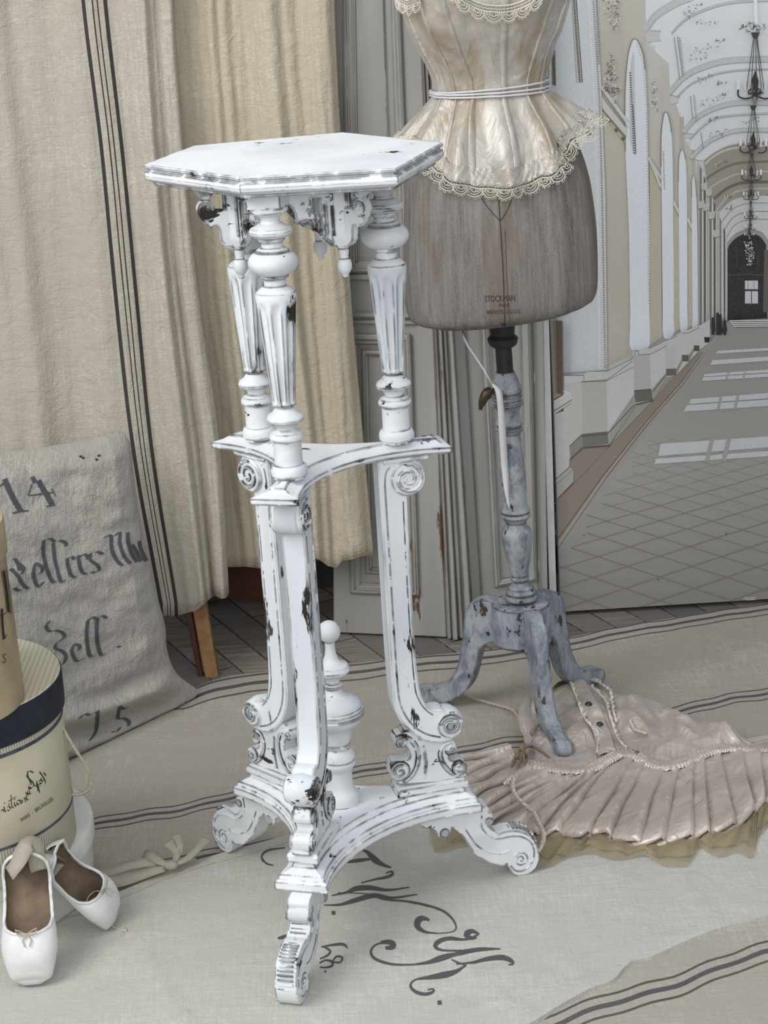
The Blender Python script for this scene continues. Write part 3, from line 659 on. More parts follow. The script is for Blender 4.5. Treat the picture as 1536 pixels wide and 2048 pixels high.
# right leaf
f2 = door('r', ((948, 1273), (1097, 1262)), 0, ((862, 0), (1078, 0)), 3.458, 3.50)
D2 = empty('door_leaf', f2(.5, 0))
mb = MB(); slab(mb, f2, 0, 1, zfoot, 1.5, -.028, 0); mb.build('slab', M['door'], D2, 0, .0015)
mb = MB(); frame(mb, f2, .30, .84, zr(1000, 1170), 1.46, 0, [(0, 0), (0, .005), (.005, .008), (.010, .006), (.014, .001), (.016, .001)]); mb.build('panel_moulding', M['door'], D2, 0)
mb = MB(); slab(mb, f2, .12, .135, zfoot, 1.5, 0, .004); slab(mb, f2, .87, .885, zfoot, 1.5, 0, .004); mb.build('edge_bead', M['door'], D2, 0)
tag(D2, 'narrow off-white chipped door leaf directly behind the dress form stand', 'door')
# hinge post between the leaves
f3 = door('h', ((893, 1271), (948, 1273)), 0, ((838, 0), (864, 0)), 3.452, 3.452)
D3 = empty('door_post', f3(.5, 0))
mb = MB(); slab(mb, f3, .02, .98, zfoot, 1.5, -.03, .002); mb.build('board', M['door'], D3, 0, .001)
mb = MB()
for u0, u1, o1 in ((.04, .16, .010), (.22, .40, .016), (.46, .62, .009), (.70, .93, .020)): slab(mb, f3, u0, u1, zfoot, 1.5, .002, o1)
mb.build('moulding', M['door'], D3, 0, .002)
tag(D3, 'ribbed off-white post with flaking paint between the two door leaves', 'door post')
mb = MB(); a, b = at(1100, 1112, Y=3.53), at(1089, 640, Y=3.53)
for k in range(1):
    p, q = Vector((a.x, 3.53, -.007)), Vector((at(1072, 0, Y=3.53).x, 3.53, 1.5))
    for r0, r1 in ((p, q),):
        V = []
        for base in (r0, r1):
            for dx, dy in ((-.004, -.004), (.009, -.004), (.009, .01), (-.004, .01)): V.append(base + Vector((dx, dy, 0)))
        mb.add(V, [(3, 2, 1, 0), (4, 5, 6, 7), (0, 1, 5, 4), (1, 2, 6, 5), (2, 3, 7, 6), (3, 0, 4, 7)])
o = mb.build('white_batten', plain('bright_white_edge', lin((222, 222, 220)), .6), smooth=0); tag(o, 'thin bright white batten standing between the right door leaf and the backdrop', 'batten')

# ---------------------------------------------------------------- table under the curtain
T = empty('draped_table', (-.33, 3.5, 0))
def beam(mb, a, b, w_, d_, w2=None):
    a, b = Vector(a), Vector(b); w2 = w2 or w_
    V = [p + Vector((sx * ww, sy * ww * d_, 0)) for p, ww in ((a, w2 / 2), (b, w_ / 2)) for sx, sy in ((-1, -1), (1, -1), (1, 1), (-1, 1))]
    mb.add(V, [(3, 2, 1, 0), (4, 5, 6, 7), (0, 1, 5, 4), (1, 2, 6, 5), (2, 3, 7, 6), (3, 0, 4, 7)])
lb = at(425, 1352, z=-.008)
mb = MB(); beam(mb, (lb.x, lb.y, -.008), (lb.x - .034, 3.42, .30), .030, 1, .024); mb.build('leg', M['wood'], T, 0, .002, 'pale oak leg splayed outward')
mb = MB(); beam(mb, (lb.x - .022, lb.y + .006, -.008), (lb.x - .058, 3.425, .30), .018, 1, .010); mb.build('leg', M['redwood'], T, 0, .002)
mb = MB(); beam(mb, (-.40, 3.72, -.008), (-.385, 3.66, .30), .04, 1); mb.build('leg', M['redwood'], T, 0, .002)
mb = MB()
xa, xb = -.42, -.17
rows = []
for k in range(13):
    x = xa + (xb - xa) * k / 12; za_, zb_ = at(455, 1192, Y=3.59), at(545, 1207, Y=3.59)
    rows.append((x, za_.z + (zb_.z - za_.z) * (x - za_.x) / (zb_.x - za_.x) + .004 * math.cos(k * .5)))
poly = [(x, z) for x, z in rows] + [(xb, .30), (xa, .30)]
mb.prism(poly, Matrix(((1, 0, 0, 0), (0, 0, 1, 3.60), (0, 1, 0, 0), (0, 0, 0, 1))), .02)
mb.build('apron', M['redwood'], T, 0, .001)
mb = MB(); mb.box((-.31, 3.60, .315), (.36, .32, .02)); mb.build('top', M['redwood'], T, 0, .002)
tag(T, 'dark red wooden table with pale splayed leg, mostly hidden under the linen curtain', 'table')

# ---------------------------------------------------------------- curtains
def curtain(name, cols, ys, Yf, fold, stripes, mats, parent=None, extra=40):
    """cols: list of (u, [x at each of ys]); folds displace towards the viewer"""
    us = sorted(set([i / extra for i in range(extra + 1)] + [c for s in stripes for c in s]))
    nv = 60; rows = []
    def xpx(u, y):
        a = [(c[0], cint(list(zip(ys, c[1])), y)) for c in cols]
        return interp(a, u)
    for i in range(nv + 1):
        row = []
        for u in us:
            yb = fold['bottom'](u); y = ys[0] + (yb - ys[0]) * i / nv
            Y = Yf(y) - fold['d'](u, i / nv)
            row.append(at(xpx(u, y), y, Y=Y))
        rows.append(row)
    dark = lambda i, j: 1 if any(a - 1e-6 <= us[j] < b - 1e-6 for a, b in stripes) else 0
    mb = MB(); mb.grid(rows, dark)
    o = mb.build(name, mats, parent, smooth=180)
    s = o.modifiers.new('thickness', 'SOLIDIFY'); s.thickness = .0015; s.offset = -1
    return o, rows
YS = [-420, 0, 300, 600, 900, 1210]
def d1(u, v):
    ph = u * 1.0
    ph += .035 * mnoise.noise(Vector((u * 5, v * .8, 4)))
    d = .020 * math.sin(ph * 27 + .5 * math.sin(v * 2.5)) + .010 * mnoise.noise(Vector((u * 17, v * 1.2, 7))) * 1.6 + .005 * math.sin(ph * 83 + v * 2)
    d += .004 * mnoise.noise(Vector((u * 24, v * 14, 2))) + .003 * mnoise.noise(Vector((u * 60 + v * 6, v * 40, 5)))
    flat = math.exp(-((u - .56) / .085) ** 2)
    d *= (1 - .75 * flat) * (.42 + .25 * v)
    if u > .92: d -= .02 * ((u - .92) / .08) ** 2
    return d + .012
def b1(u):
    px = -150 + u * 600
    return interp([(0, 1230), (.60, 1232), (.70, 1222), (.78, 1204), (.86, 1190), (.93, 1197), (.97, 1196), (1, 1186)], u)
# left panel with the stripes; stripe positions in u
cols = [(0, [-300, -270, -240, -210, -190, -160]),
        (.50, [130, 165, 202, 231, 266, 322]), (.508, [134, 169, 206, 235, 270, 326]),
        (.60, [176, 207, 241, 270, 300, 349]), (.608, [180, 211, 245, 274, 304, 353]),
        (.72, [250, 272, 292, 320, 358, 398]), (.86, [305, 312, 333, 362, 402, 430]), (1, [330, 345, 366, 398, 440, 458])]
st = [(.497, .511), (.541, .548), (.565, .572), (.597, .613)]
cur, crows = curtain('linen_curtain', cols, YS, lambda y: 3.40 - .05 * max(0, y) / 1200, {'bottom': b1, 'd': d1}, st, [M['linen'], M['stripe']], extra=150)
tag(cur, 'beige linen curtain with four black woven stripes, hanging behind the grain sack', 'curtain', None)
def d2(u, v):
    d = .016 * math.sin(u * 21 + 1 + .6 * v) + .016 * mnoise.noise(Vector((u * 13, v * 1.1, 11))) + .003 * math.sin(u * 80 + 2 * v)
    d += .0035 * mnoise.noise(Vector((u * 20, v * 14, 9))) + .003 * mnoise.noise(Vector((u * 50, v * 40, 3)))
    if u > .86: d -= .018 * ((u - .86) / .14)
    return d * (.45 + .25 * v) + .01
def b2(u):
    return interp([(0, 1134), (.22, 1133), (.36, 1138), (.50, 1120), (.60, 1114), (.70, 1132), (.755, 1137), (.80, 1122), (.86, 1119), (.93, 1112), (1, 1112)], u)
cols2 = [(0, [300, 318, 340, 372, 415, 430]), (.22, [380, 390, 412, 436, 470, 500]), (.45, [455, 458, 480, 500, 540, 575]), (.62, [530, 535, 560, 585, 620, 640]), (.80, [605, 605, 628, 646, 668, 690]), (.93, [648, 650, 664, 684, 706, 732]), (1, [662, 668, 682, 702, 728, 756])]
cur2, crows2 = curtain('linen_curtain', cols2, YS, lambda y: 3.452 - .02 * max(0, y) / 1200, {'bottom': b2, 'd': d2}, [], [M['linen2']], extra=110)
tag(cur2, 'plain warm beige linen curtain with hemmed bottom, gathered behind the white pedestal', 'curtain', None)
# hem seams
for nm, rws, cu_, off in (('hem_seam', crows2, cur2, 2),):
    mb = MB(); r0 = rws[-off]; mb.tube([p + Vector((0, -.0014, 0)) for p in r0], .0008, 4); mb.build('hem_seam', M['cord'], cu_)

# ---------------------------------------------------------------- carpet runner and pale sheet on the floor
wob = lambda x, s: .0022 * math.sin(x * 31 + s) + .0014 * math.sin(x * 77 + s * 2.3)
et = [(-.95, 3.10), (-.60, 3.17), (-.46, 3.20), (-.41, 3.235), (-.385, 3.268), (-.35, 3.305), (-.31, 3.335), (-.27, 3.345), (-.18, 3.352), (-.05, 3.366), (.106, 3.381), (.247, 3.396), (.354, 3.432), (.494, 3.478), (.728, 3.532), (1.1, 3.60)]
E0 = [(p.x, p.y) for p in spline([(a, b, 0) for a, b in et], 4)]
top = lambda x: interp(E0, x)
sc = lambda x: interp([(-.48, .2), (-.42, .3), (-.37, .95), (-.3, 1.0), (0, .85), (.35, .72), (.7, .62)], x)
curves = [(lambda x: top(x), 0)]
for a, b in ((.014, .022), (.050, .066), (.093, .101)): curves += [((lambda x, a=a: top(x) - a * sc(x) + wob(x, 1)), 1), ((lambda x, b=b: top(x) - b * sc(x) + wob(x, 1)), 0)]
def grp(m_, c_, offs, s):
    for a, b in offs: curves.append(((lambda x, a=a: m_ * x + c_ - a + wob(x, s) * 2), 1)); curves.append(((lambda x, b=b: m_ * x + c_ - b + wob(x, s) * 2), 0))
grp(.31, 2.932, ((0, .005), (.018, .028), (.041, .046)), 3)
grp(.30, 2.745, ((0, .005), (.018, .028), (.041, .046)), 5)
grp(.46, 2.082, ((0, .0055), (.020, .031), (.046, .0515)), 7)
curves.append(((lambda x: 1.5), 0))
xs = [-.95 + .0125 * k for k in range(165)]
ghz = lambda x, y: -.004 + .0018 * mnoise.noise(Vector((x * 6, y * 6, 0))) + .0008 * mnoise.noise(Vector((x * 25, y * 25, 4)))
rows, kinds = [], []
for i, (fn, k) in enumerate(curves):
    if i:
        prev = curves[i - 1][0]; pk = curves[i - 1][1]
        gap = prev(0) - fn(0); n = 1 if pk else max(1, int(abs(gap) / .02))
        for q in range(1, n):
            rows.append([Vector((x, prev(x) + (fn(x) - prev(x)) * q / n, ghz(x, prev(x) + (fn(x) - prev(x)) * q / n))) for x in xs]); kinds.append(0)
    rows.append([Vector((x, fn(x), ghz(x, fn(x)) if i else -.0075)) for x in xs]); kinds.append(k)
mb = MB(); mb.grid(rows, lambda i, j: kinds[i], flip=True)
carpet = mb.build('linen_runner', [M['carpet'], M['cstripe']], smooth=180)
tag(carpet, 'grey-beige linen runner with groups of three dark stripes lying over the plank floor', 'rug')
# pale sheet
ea = [(p.x, p.y) for p in spline([(-.95, 2.18, 0), (-.70, 2.35, 0), (-.572, 2.438, 0), (-.426, 2.53, 0), (-.327, 2.607, 0), (-.217, 2.662, 0), (-.1, 2.712, 0), (.1, 2.775, 0), (.4, 2.87, 0), (.8, 2.98, 0), (1.1, 3.05, 0)], 6)]
eb = [(p.x, p.y) for p in spline([(-.95, 1.5, 0), (-.4, 1.78, 0), (.05, 2.07, 0), (.143, 2.134, 0), (.178, 2.166, 0), (.227, 2.205, 0), (.258, 2.222, 0), (.285, 2.262, 0), (.314, 2.272, 0), (.36, 2.302, 0), (.42, 2.335, 0), (.486, 2.357, 0), (.8, 2.47, 0), (1.1, 2.58, 0)], 6)]
def shz(x, y, e):
    crease = 0
    for (ax, ay, bx, by, h) in ((-.42, 2.47, -.26, 2.12, .004), (-.02, 2.50, .16, 2.10, .0035), (.12, 2.62, .24, 2.17, .003), (.35, 2.75, .42, 2.30, .003)):
        dx, dy = bx - ax, by - ay; L = math.hypot(dx, dy); t_ = ((x - ax) * dx + (y - ay) * dy) / L / L
        if -.1 < t_ < 1.1:
            d = ((x - ax) * dy - (y - ay) * dx) / L + .006 * math.sin(t_ * 7); crease += h * math.exp(-(d / .006) ** 2) * max(0, min(1, t_ * 6)) * max(0, min(1, (1.1 - t_) * 6))
    base = .0002 + .0022 * mnoise.noise(Vector((x * 7, y * 7, 3))) * e + .0012 * mnoise.noise(Vector((x * 22, y * 22, 8)))
    return max(base, -.0008) * e + crease * e + .001
rows = []
NV = 90
for i in range(NV + 1):
    v = i / NV; row = []
    for x in xs:
        y = interp(eb, x) + (interp(ea, x) - interp(eb, x)) * v
        e = min(1, v * 25 + .2, (1 - v) * 25 + .2)
        row.append(Vector((x, y, shz(x, y, e))))
    rows.append(row)
mb = MB(); mb.grid(rows)
# turned-down edge
lo = [Vector((p.x + .0006, p.y - .001, -.006)) for p in rows[0]]; mb.grid([lo, rows[0]]); hi = [Vector((p.x, p.y + .001, -.006)) for p in rows[-1]]; mb.grid([rows[-1], hi])
sheet = mb.build('linen_sheet', M['cloth'], smooth=180)
tag(sheet, 'pale grain-sack linen sheet with a dark script monogram, spread under the pedestal feet', 'cloth')
bvs = bvh_of([sheet])
mb = MB(); mb.tube([rows[-4][k] + Vector((0, 0, .0008)) for k in range(len(xs))], .0008, 4); mb.build('hem_seam', M['cord'], sheet)
Z = lambda x, y: (420 + x / 2.194, 1540 + y / 2.194)
mb = MB()
T_ = lambda pts, ws: [(x, y, w_) for (x, y), w_ in zip(pts, ws)]
def swell(pts, a=.35, b=1.6, p=1):
    n = len(pts); return [(x, y, a + (b - a) * math.sin(PI * min(1, i / (n - 1)) ** p) ** 2) for i, (x, y) in enumerate(pts)]
mono = [swell([(668, 350), (695, 365), (720, 392), (755, 415), (795, 430)], .5, 2.4), swell([(600, 406), (650, 398), (705, 392)], .6, 1.4), swell([(663, 497), (720, 482), (780, 470), (803, 455), (793, 446), (772, 455)], .4, 1.2),
        swell([(535, 552), (600, 538), (640, 522), (700, 518), (780, 528), (875, 516)], .4, 2.0), swell([(500, 594), (570, 592), (640, 572), (720, 552), (800, 562), (910, 547)], .4, 1.9),
        swell([(560, 540), (690, 545), (760, 568), (880, 580), (1000, 610), (1055, 645), (1080, 690), (1060, 712), (1000, 718)], .3, .9), swell([(1000, 718), (945, 712), (912, 690), (912, 665), (930, 652), (958, 658), (956, 666)], .5, 2.6),
        swell([(298, 740), (335, 732), (368, 724)], .8, 1.6), swell([(495, 776), (560, 766), (590, 768), (603, 783)], .5, 1.2), swell([(482, 830), (515, 815), (528, 796), (505, 780), (488, 776)], .5, .9),
        swell([(480, 850), (505, 836), (535, 842), (536, 860), (510, 868), (482, 866)], .5, .9), swell([(535, 846), (555, 820), (580, 824), (572, 845), (540, 844)], .5, .8),
        swell([(1180, 722), (1150, 708), (1125, 722), (1140, 738), (1170, 736)], .8, 2.4), swell([(1180, 722), (1120, 745), (1050, 740), (1003, 755), (988, 776), (1020, 792), (1100, 794)], .5, 1.8), swell([(1060, 792), (1110, 798), (1190, 788), (1275, 786)], .4, 1.8),
        swell([(770, 782), (800, 780), (803, 766), (785, 756), (750, 758)], 1.2, 2.4), swell([(760, 757), (722, 772), (706, 800), (725, 830), (790, 852), (870, 856), (950, 850)], .5, 1.1), swell([(900, 853), (960, 845), (1020, 825), (1090, 808), (1190, 793)], .4, 2.3),
        swell([(1080, 852), (1150, 846), (1220, 830), (1280, 824), (1318, 836), (1330, 852), (1310, 856)], .5, 2.0), swell([(1060, 833), (1085, 845), (1125, 858)], .5, .7), swell([(1125, 858), (1080, 885), (1030, 900), (960, 912), (910, 918)], .6, 2.4), swell([(925, 914), (890, 928), (880, 952), (905, 976), (945, 985), (978, 975), (980, 962), (955, 966)], .5, 1.3),
        swell([(232, 405), (228, 375), (260, 352), (330, 342)], .4, .8), swell([(228, 385), (245, 410), (278, 420)], .4, .7)]
strokes(mb, bvs, mono, 5.2, .0007, conv=Z)
for x, y, r in ((540, 628, 6), (1005, 1022, 7), (505, 885, 3), (1118, 1385, 0)):
    if r: strokes(mb, bvs, [[(x - r, y + 1), (x + r * .5, y), (x + r * 1.6, y - 1)]], r * 1.2, .0007, conv=Z)
mb.build('monogram', M['ink'], sheet, label='dark grey hand-drawn script monogram')
# ---------------------------------------------------------------- white pedestal
PX, PY = -.084, 2.465
AZ0 = -1.858
PED = empty('pedestal', (PX, PY, 0))
ZL = .001
def radial(az, t=0):
    """frame whose local x = outward, y = up, z = sideways"""
    e = Vector((math.cos(az), math.sin(az), 0)); n = Vector((math.sin(az), -math.cos(az), 0))
    mm = Matrix((e, Vector((0, 0, 1)), n)).transposed().to_4x4(); mm.translation = Vector((PX, PY, ZL)) + n * t
    return mm
def inset(poly, d):
    n = len(poly); out = []
    for i in range(n):
        p0, p1, p2 = Vector(poly[i - 1]), Vector(poly[i]), Vector(poly[(i + 1) % n])
        a = (p1 - p0).normalized(); b = (p2 - p1).normalized()
        na = Vector((-a.y, a.x)); nb = Vector((-b.y, b.x)); k = na + nb; k.normalize(); c = max(.35, k.dot(na))
        out.append(p1 + k * (d / c))
    return out
def layered(mb, poly, prof):
    rows = [[Vector((p.x, p.y, z)) for p in inset(poly, d)] for d, z in prof]
    up = prof[-1][1] > prof[0][1]; o = mb.grid(rows, 0, True, not up); n = len(poly)
    a = tuple(range(o, o + n)); b = tuple(range(o + (len(rows) - 1) * n, o + len(rows) * n)); mb.f += [a[::-1], b]; mb.mi += [0, 0]
def arcp(c, r, a0, a1, n): return [(c[0] + r * math.cos(a0 + (a1 - a0) * k / n), c[1] + r * math.sin(a0 + (a1 - a0) * k / n)) for k in range(n + 1)]
# hexagonal top, corners as measured
hexpx = [(478, 354.6), (794.6, 336.7), (886, 285), (686, 264), (386, 291), (287, 329)]
hexp = [at(x, y, z=1.05).xy for x, y in hexpx]
if sum(hexp[i].x * hexp[(i + 1) % 6].y - hexp[(i + 1) % 6].x * hexp[i].y for i in range(6)) < 0: hexp = hexp[::-1]
def dens(poly, k): return [Vector(poly[i]).lerp(Vector(poly[(i + 1) % len(poly)]), j / k) for i in range(len(poly)) for j in range(k)]
hexd = hexp
mb = MB(); layered(mb, hexd, [(.010, 1.0235), (.009, 1.027), (.005, 1.0285), (.001, 1.0315), (-.0005, 1.036), (.0005, 1.041), (.0035, 1.0425), (.0035, 1.045), (.0005, 1.0455), (-.0002, 1.048), (.0015, 1.050)])
mb.build('tabletop', M['white_top'], PED, 25)
def plate(r_end, hw, r_mid, prof, name):
    poly = []
    for k in range(3):
        a = AZ0 + 2 * PI / 3 * k; e = Vector((math.cos(a), math.sin(a))); n = Vector((-e.y, e.x)); c = Vector((PX, PY))
        p1, p2 = c + e * r_end - n * hw, c + e * r_end + n * hw
        a2 = a + 2 * PI / 3; e2 = Vector((math.cos(a2), math.sin(a2))); n2 = Vector((-e2.y, e2.x)); q = c + e2 * r_end - n2 * hw
        am = a + PI / 3; md = c + Vector((math.cos(am), math.sin(am))) * r_mid
        poly.append(p1)
        # circle through p2, md, q
        def cc(A_, B_, D_):
            ax, ay, bx, by, dx, dy = *A_, *B_, *D_; d = 2 * (ax * (by - dy) + bx * (dy - ay) + dx * (ay - by))
            return Vector((((ax * ax + ay * ay) * (by - dy) + (bx * bx + by * by) * (dy - ay) + (dx * dx + dy * dy) * (ay - by)) / d, ((ax * ax + ay * ay) * (dx - bx) + (bx * bx + by * by) * (ax - dx) + (dx * dx + dy * dy) * (bx - ax)) / d))
        o = cc(p2, md, q); R = (p2 - o).length
        t0 = math.atan2(p2.y - o.y, p2.x - o.x); t1 = math.atan2(q.y - o.y, q.x - o.x); dt = t1 - t0
        while dt > PI: dt -= 2 * PI
        while dt < -PI: dt += 2 * PI
        for j in range(17): poly.append(o + Vector((math.cos(t0 + dt * j / 16), math.sin(t0 + dt * j / 16))) * R if 0 < j < 16 else (p2 if j == 0 else None))
        poly = [p for p in poly if p is not None]
    mb = MB(); layered(mb, poly, [(d, z + ZL) for d, z in prof]); return mb.build(name, M['white_top'], PED, 28)
plate(.176, .032, .052, [(.006, .645), (.003, .647), (.0, .648), (-.0005, .655), (.003, .6565), (.008, .6575), (.013, .6615), (.0155, .6625), (.017, .6645)], 'shelf')
plate(.192, .036, .074, [(.004, .121), (.0, .123), (-.0005, .134), (.003, .137), (.005, .143), (.011, .1455), (.017, .149), (.0185, .1545), (.021, .1575)], 'base_plate')
# turned column
colp = [(.0222, 1.0045), (.0226, .9985), (.0195, .9955), (.0144, .994), (.0122, .991), (.0112, .988), (.0125, .9845), (.0155, .984), (.018, .982), (.0248, .979), (.0268, .9752), (.0262, .972), (.022, .9685), (.017, .9675), (.0165, .964), (.0132, .9615), (.013, .958), (.0135, .955), (.018, .9535), (.0205, .952), (.0205, .9495), (.0265, .9468), (.0298, .942), (.0309, .9373), (.0298, .932), (.0262, .927), (.0215, .9235), (.0182, .922), (.0178, .919), (.0138, .917), (.0132, .911), (.0136, .908), (.018, .9055), (.0205, .904), (.022, .902), (.0245, .9005), (.0252, .898)]
flp = [(.0252, .898), (.0252, .8935), (.0249, .889), (.0246, .884)] + [(.0246 - .0095 * k / 12, .884 - .118 * k / 12) for k in range(1, 13)] + [(.0152, .763), (.0150, .7585), (.0147, .758)]
cold = [(.010, .7582), (.0098, .7555), (.0135, .7525), (.0165, .7485), (.0215, .7455), (.0236, .741), (.0225, .7375), (.0175, .7355), (.0150, .7335), (.0125, .7295), (.0125, .7265), (.0150, .7245), (.0195, .7228), (.0218, .7185), (.0216, .7150), (.0180, .7125), (.0177, .7105), (.0177, .683), (.0182, .6815), (.0215, .6795), (.0234, .6745), (.0230, .6685), (.0205, .6662), (.0205, .6640)]
def flut(a, z):
    amp = max(0, min(1, (.889 - z) / .006)) * max(0, min(1, (z - .760) / .004))
    c = math.cos(8 * a); g = max(0, c + .25) / 1.25
    return 1 - amp * .20 * g ** .45
for k in range(3):
    az = AZ0 + 2 * PI / 3 * k
    rb, rt = .110, .108
    c = Vector((PX + rb * math.cos(az), PY + rb * math.sin(az), ZL))
    col_ = None
    mb = MB(); mb.lathe(colp[:-1] + flp + cold, 144, c, None, flut, mi=lambda i, j: 1 if len(colp) - 1 <= i < len(colp) + len(flp) - 1 else 0)
    mb.mi = [int(q(0, 0)) if callable(q) else q for q in mb.mi]
    mb.box((0, 0, 0), (1, 1, 1), Matrix.Translation(c + Vector((0, 0, 1.014))) @ Matrix.Rotation(az, 4, 'Z') @ Matrix.Diagonal((.040, .042, .020, 1)))
    col_ = mb.build('column', [M['white'], M['white_fl']], PED, 38)
# apron: drops with wings and fretwork boards
def spiral(mb, mt, c, r0, r1, turns, a0, hz, rad, sgn=1, seg=5):
    n = int(14 * turns); pts = []
    for i in range(n + 1):
        t = i / n; a = a0 + sgn * 2 * PI * turns * t; r = r0 + (r1 - r0) * t
        pts.append(mt @ Vector((c[0] + r * math.cos(a), c[1] + r * math.sin(a), hz)))
    mb.tube(pts, lambda t: rad * (1 - .35 * t), seg)
def drum(mb, mt, c, r, wd, bulge=.0, seg=24):
    prof_ = [(r * .94, -wd / 2), (r, -wd / 2 + r * .08), (r + bulge, 0), (r, wd / 2 - r * .08), (r * .94, wd / 2)]
    rows = [[mt @ Vector((c[0] + q * math.cos(2 * PI * j / seg), c[1] + q * math.sin(2 * PI * j / seg), z)) for j in range(seg)] for q, z in prof_]
    o = mb.grid(rows, 0, True); mb.f += [tuple(range(o, o + seg))[::-1], tuple(range(o + 4 * seg, o + 5 * seg))]; mb.mi += [0, 0]
for k in range(3):
    az = AZ0 + PI / 3 + 2 * PI / 3 * k
    mt = radial(az); rd = .079
    c = Vector((PX + rd * math.cos(az), PY + rd * math.sin(az), ZL))
    # block: diamond section tapering at the foot
    mb = MB(); rows = []
    for hw, z in ((.017, 1.0235), (.017, .956), (.0165, .953), (.012, .944), (.009, .9405), (.0085, .939)):
        rows.append([c + Vector((math.cos(az + PI / 2 * j + PI / 8 * (1 if j % 2 else -1) * 0) * hw * (1.12 if j % 2 else .92), math.sin(az + PI / 2 * j) * hw * (1.12 if j % 2 else .92), z)) for j in range(4)])
    o = mb.grid(rows, 0, True, True); mb.f += [tuple(range(o, o + 4)), tuple(range(o + 20, o + 24))[::-1]]; mb.mi += [0, 0]
    # raised fillets on the two outward faces
    for s in (-1, 1):
        a0 = rows[0][0]; a1 = rows[0][1 if s > 0 else 3]
        for f0, f1_ in ((.10, .22), (.78, .90)):
            p, q = a0.lerp(a1, f0), a0.lerp(a1, f1_); nrm = Vector(((p + q) / 2 - c)); nrm.z = 0; nrm.normalize()
            V = [Vector((t_.x, t_.y, z)) + nrm * d for d in (0, .0022) for t_, z in ((p, c.z + 1.02), (q, c.z + 1.02), (q, c.z + .958), (p, c.z + .958))]
            mb.add(V, [(0, 1, 2, 3), (7, 6, 5, 4), (4, 5, 1, 0), (5, 6, 2, 1), (6, 7, 3, 2), (7, 4, 0, 3)])
    blk = mb.build('apron_block', M['white'], PED, 0, .0006)
    mb = MB(); mb.lathe([(.0062, .9405), (.0064, .934), (.0052, .930), (.0060, .9285), (.0056, .927), (.0080, .9245), (.0092, .9195), (.0088, .914), (.0060, .909), (.0042, .9075), (.0040, .9055), (.0034, .9025), (.0004, .9015)], 20, c); mb.build('pendant', M['white'], blk, 50)
    # wing carrying the corner
    mb = MB()
    mb.prism([(.086, 1.0235), (.136, 1.0235), (.1300, 1.0180), (.1285, 1.0145), (.1245, 1.0100), (.1193, 1.0040), (.1125, 1.0040), (.1085, 1.0095), (.1040, 1.0150), (.1000, 1.0185), (.086, 1.0200)], mt, .010)
    mb.prism([(.086, .9910), (.104, .9925), (.1085, .9880), (.1130, .9840), (.1180, .9900), (.1268, .9916), (.1255, .9845), (.1215, .9770), (.1125, .9690), (.1085, .9725), (.1045, .9725), (.1020, .9650), (.1014, .9522), (.0955, .9462), (.086, .9420)], mt, .010)
    drum(mb, mt, (.1172, .9940), .0112, .012, 0, 24)
    for s in (-1, 1): spiral(mb, mt, (.1172, .9940), .0092, .002, 1.25, -1.2, .0062 * s, .0017); mb.tube([mt @ Vector((x, y, .0050 * s)) for x, y in ((.126, 1.021), (.119, 1.012), (.110, 1.014), (.100, 1.021))], .0016, 5)
    mb.build('corner_bracket', M['white'], PED, 30, .0008)
    # boards to the two neighbouring columns
    for s in (-1, 1):
        ac = az + s * PI / 3; pc = Vector((PX + .108 * math.cos(ac), PY + .108 * math.sin(ac), ZL)); v = c - pc; L = v.length; v.normalize()
        n = Vector((v.y, -v.x, 0)); ft = Matrix((v, Vector((0, 0, 1)), n)).transposed().to_4x4(); ft.translation = pc
        mb = MB()
        low = [(.012, 1.000), (.022, 1.003), (.030, 1.0005), (.034, .992), (.036, .984), (.0325, .979), (.037, .9765), (.046, .977), (.054, .970), (.062, .962), (.070, .951), (.078, .945), (L - .004, .944)]
        poly = [(.012, 1.0235)] + low[:2] + [(.0300, 1.0010)] + low[3:] + [(L - .004, 1.0235)]
        poly2 = [(.012, 1.0235), (.012, 1.002), (.020, 1.0035), (.028, 1.001), (.034, .992), (.0350, .984), (.0325, .979), (.038, .9765), (.046, .977), (.0545, .970), (.0625, .961), (.070, .951), (.078, .945), (L - .006, .943), (L - .006, 1.0235)]
        hole = [(.052, .998), (.0485, .990), (.051, .984), (.0555, .989), (.0585, .983), (.0615, .989), (.066, .980), (.0685, .982), (.0690, 1.006), (.058, 1.007)]
        # board with an opening, built as two halves
        up_ = [(.012, 1.0235), (.012, 1.002), (.020, 1.0035), (.028, 1.001), (.034, .992), (.0350, .984), (.0325, .979), (.038, .9765), (.046, .977), (.051, .984), (.0485, .990), (.052, .998), (.058, 1.007), (.0690, 1.006), (L - .006, 1.006), (L - .006, 1.0235)]
        lo_ = [(.046, .977), (.0545, .970), (.0625, .961), (.070, .951), (.078, .945), (L - .006, .943), (L - .006, 1.006), (.0690, 1.006), (.0685, .982), (.066, .980), (.0615, .989), (.0585, .983), (.0555, .989), (.051, .984)]
        mb.prism(up_, ft, .010); mb.prism(lo_, ft, .010)
        for q in (-1, 1):
            h = .0055 * q
            mb.tube([ft @ Vector((x, y, h)) for x, y, z_ in spline([(.046, 1.021, 0), (.0525, 1.012, 0), (.053, 1.000, 0), (.046, .992, 0), (.040, .997, 0), (.043, 1.003, 0)], 4)], .0016, 5)
            mb.tube([ft @ Vector((x, y, h)) for x, y, z_ in spline([(.036, .980, 0), (.048, .981, 0), (.058, .972, 0), (.068, .958, 0), (.080, .948, 0)], 4)], .0014, 5)
            for (x0, y0, x1, y1) in ((.060, .966, .058, .982), (.064, .962, .0645, .980), (.055, .971, .052, .983), (.070, .955, .071, .972)): mb.tube([ft @ Vector((x0, y0, h)), ft @ Vector(((x0 + x1) / 2 + .002, (y0 + y1) / 2, h * 1.25)), ft @ Vector((x1, y1, h))], .0017, 5)
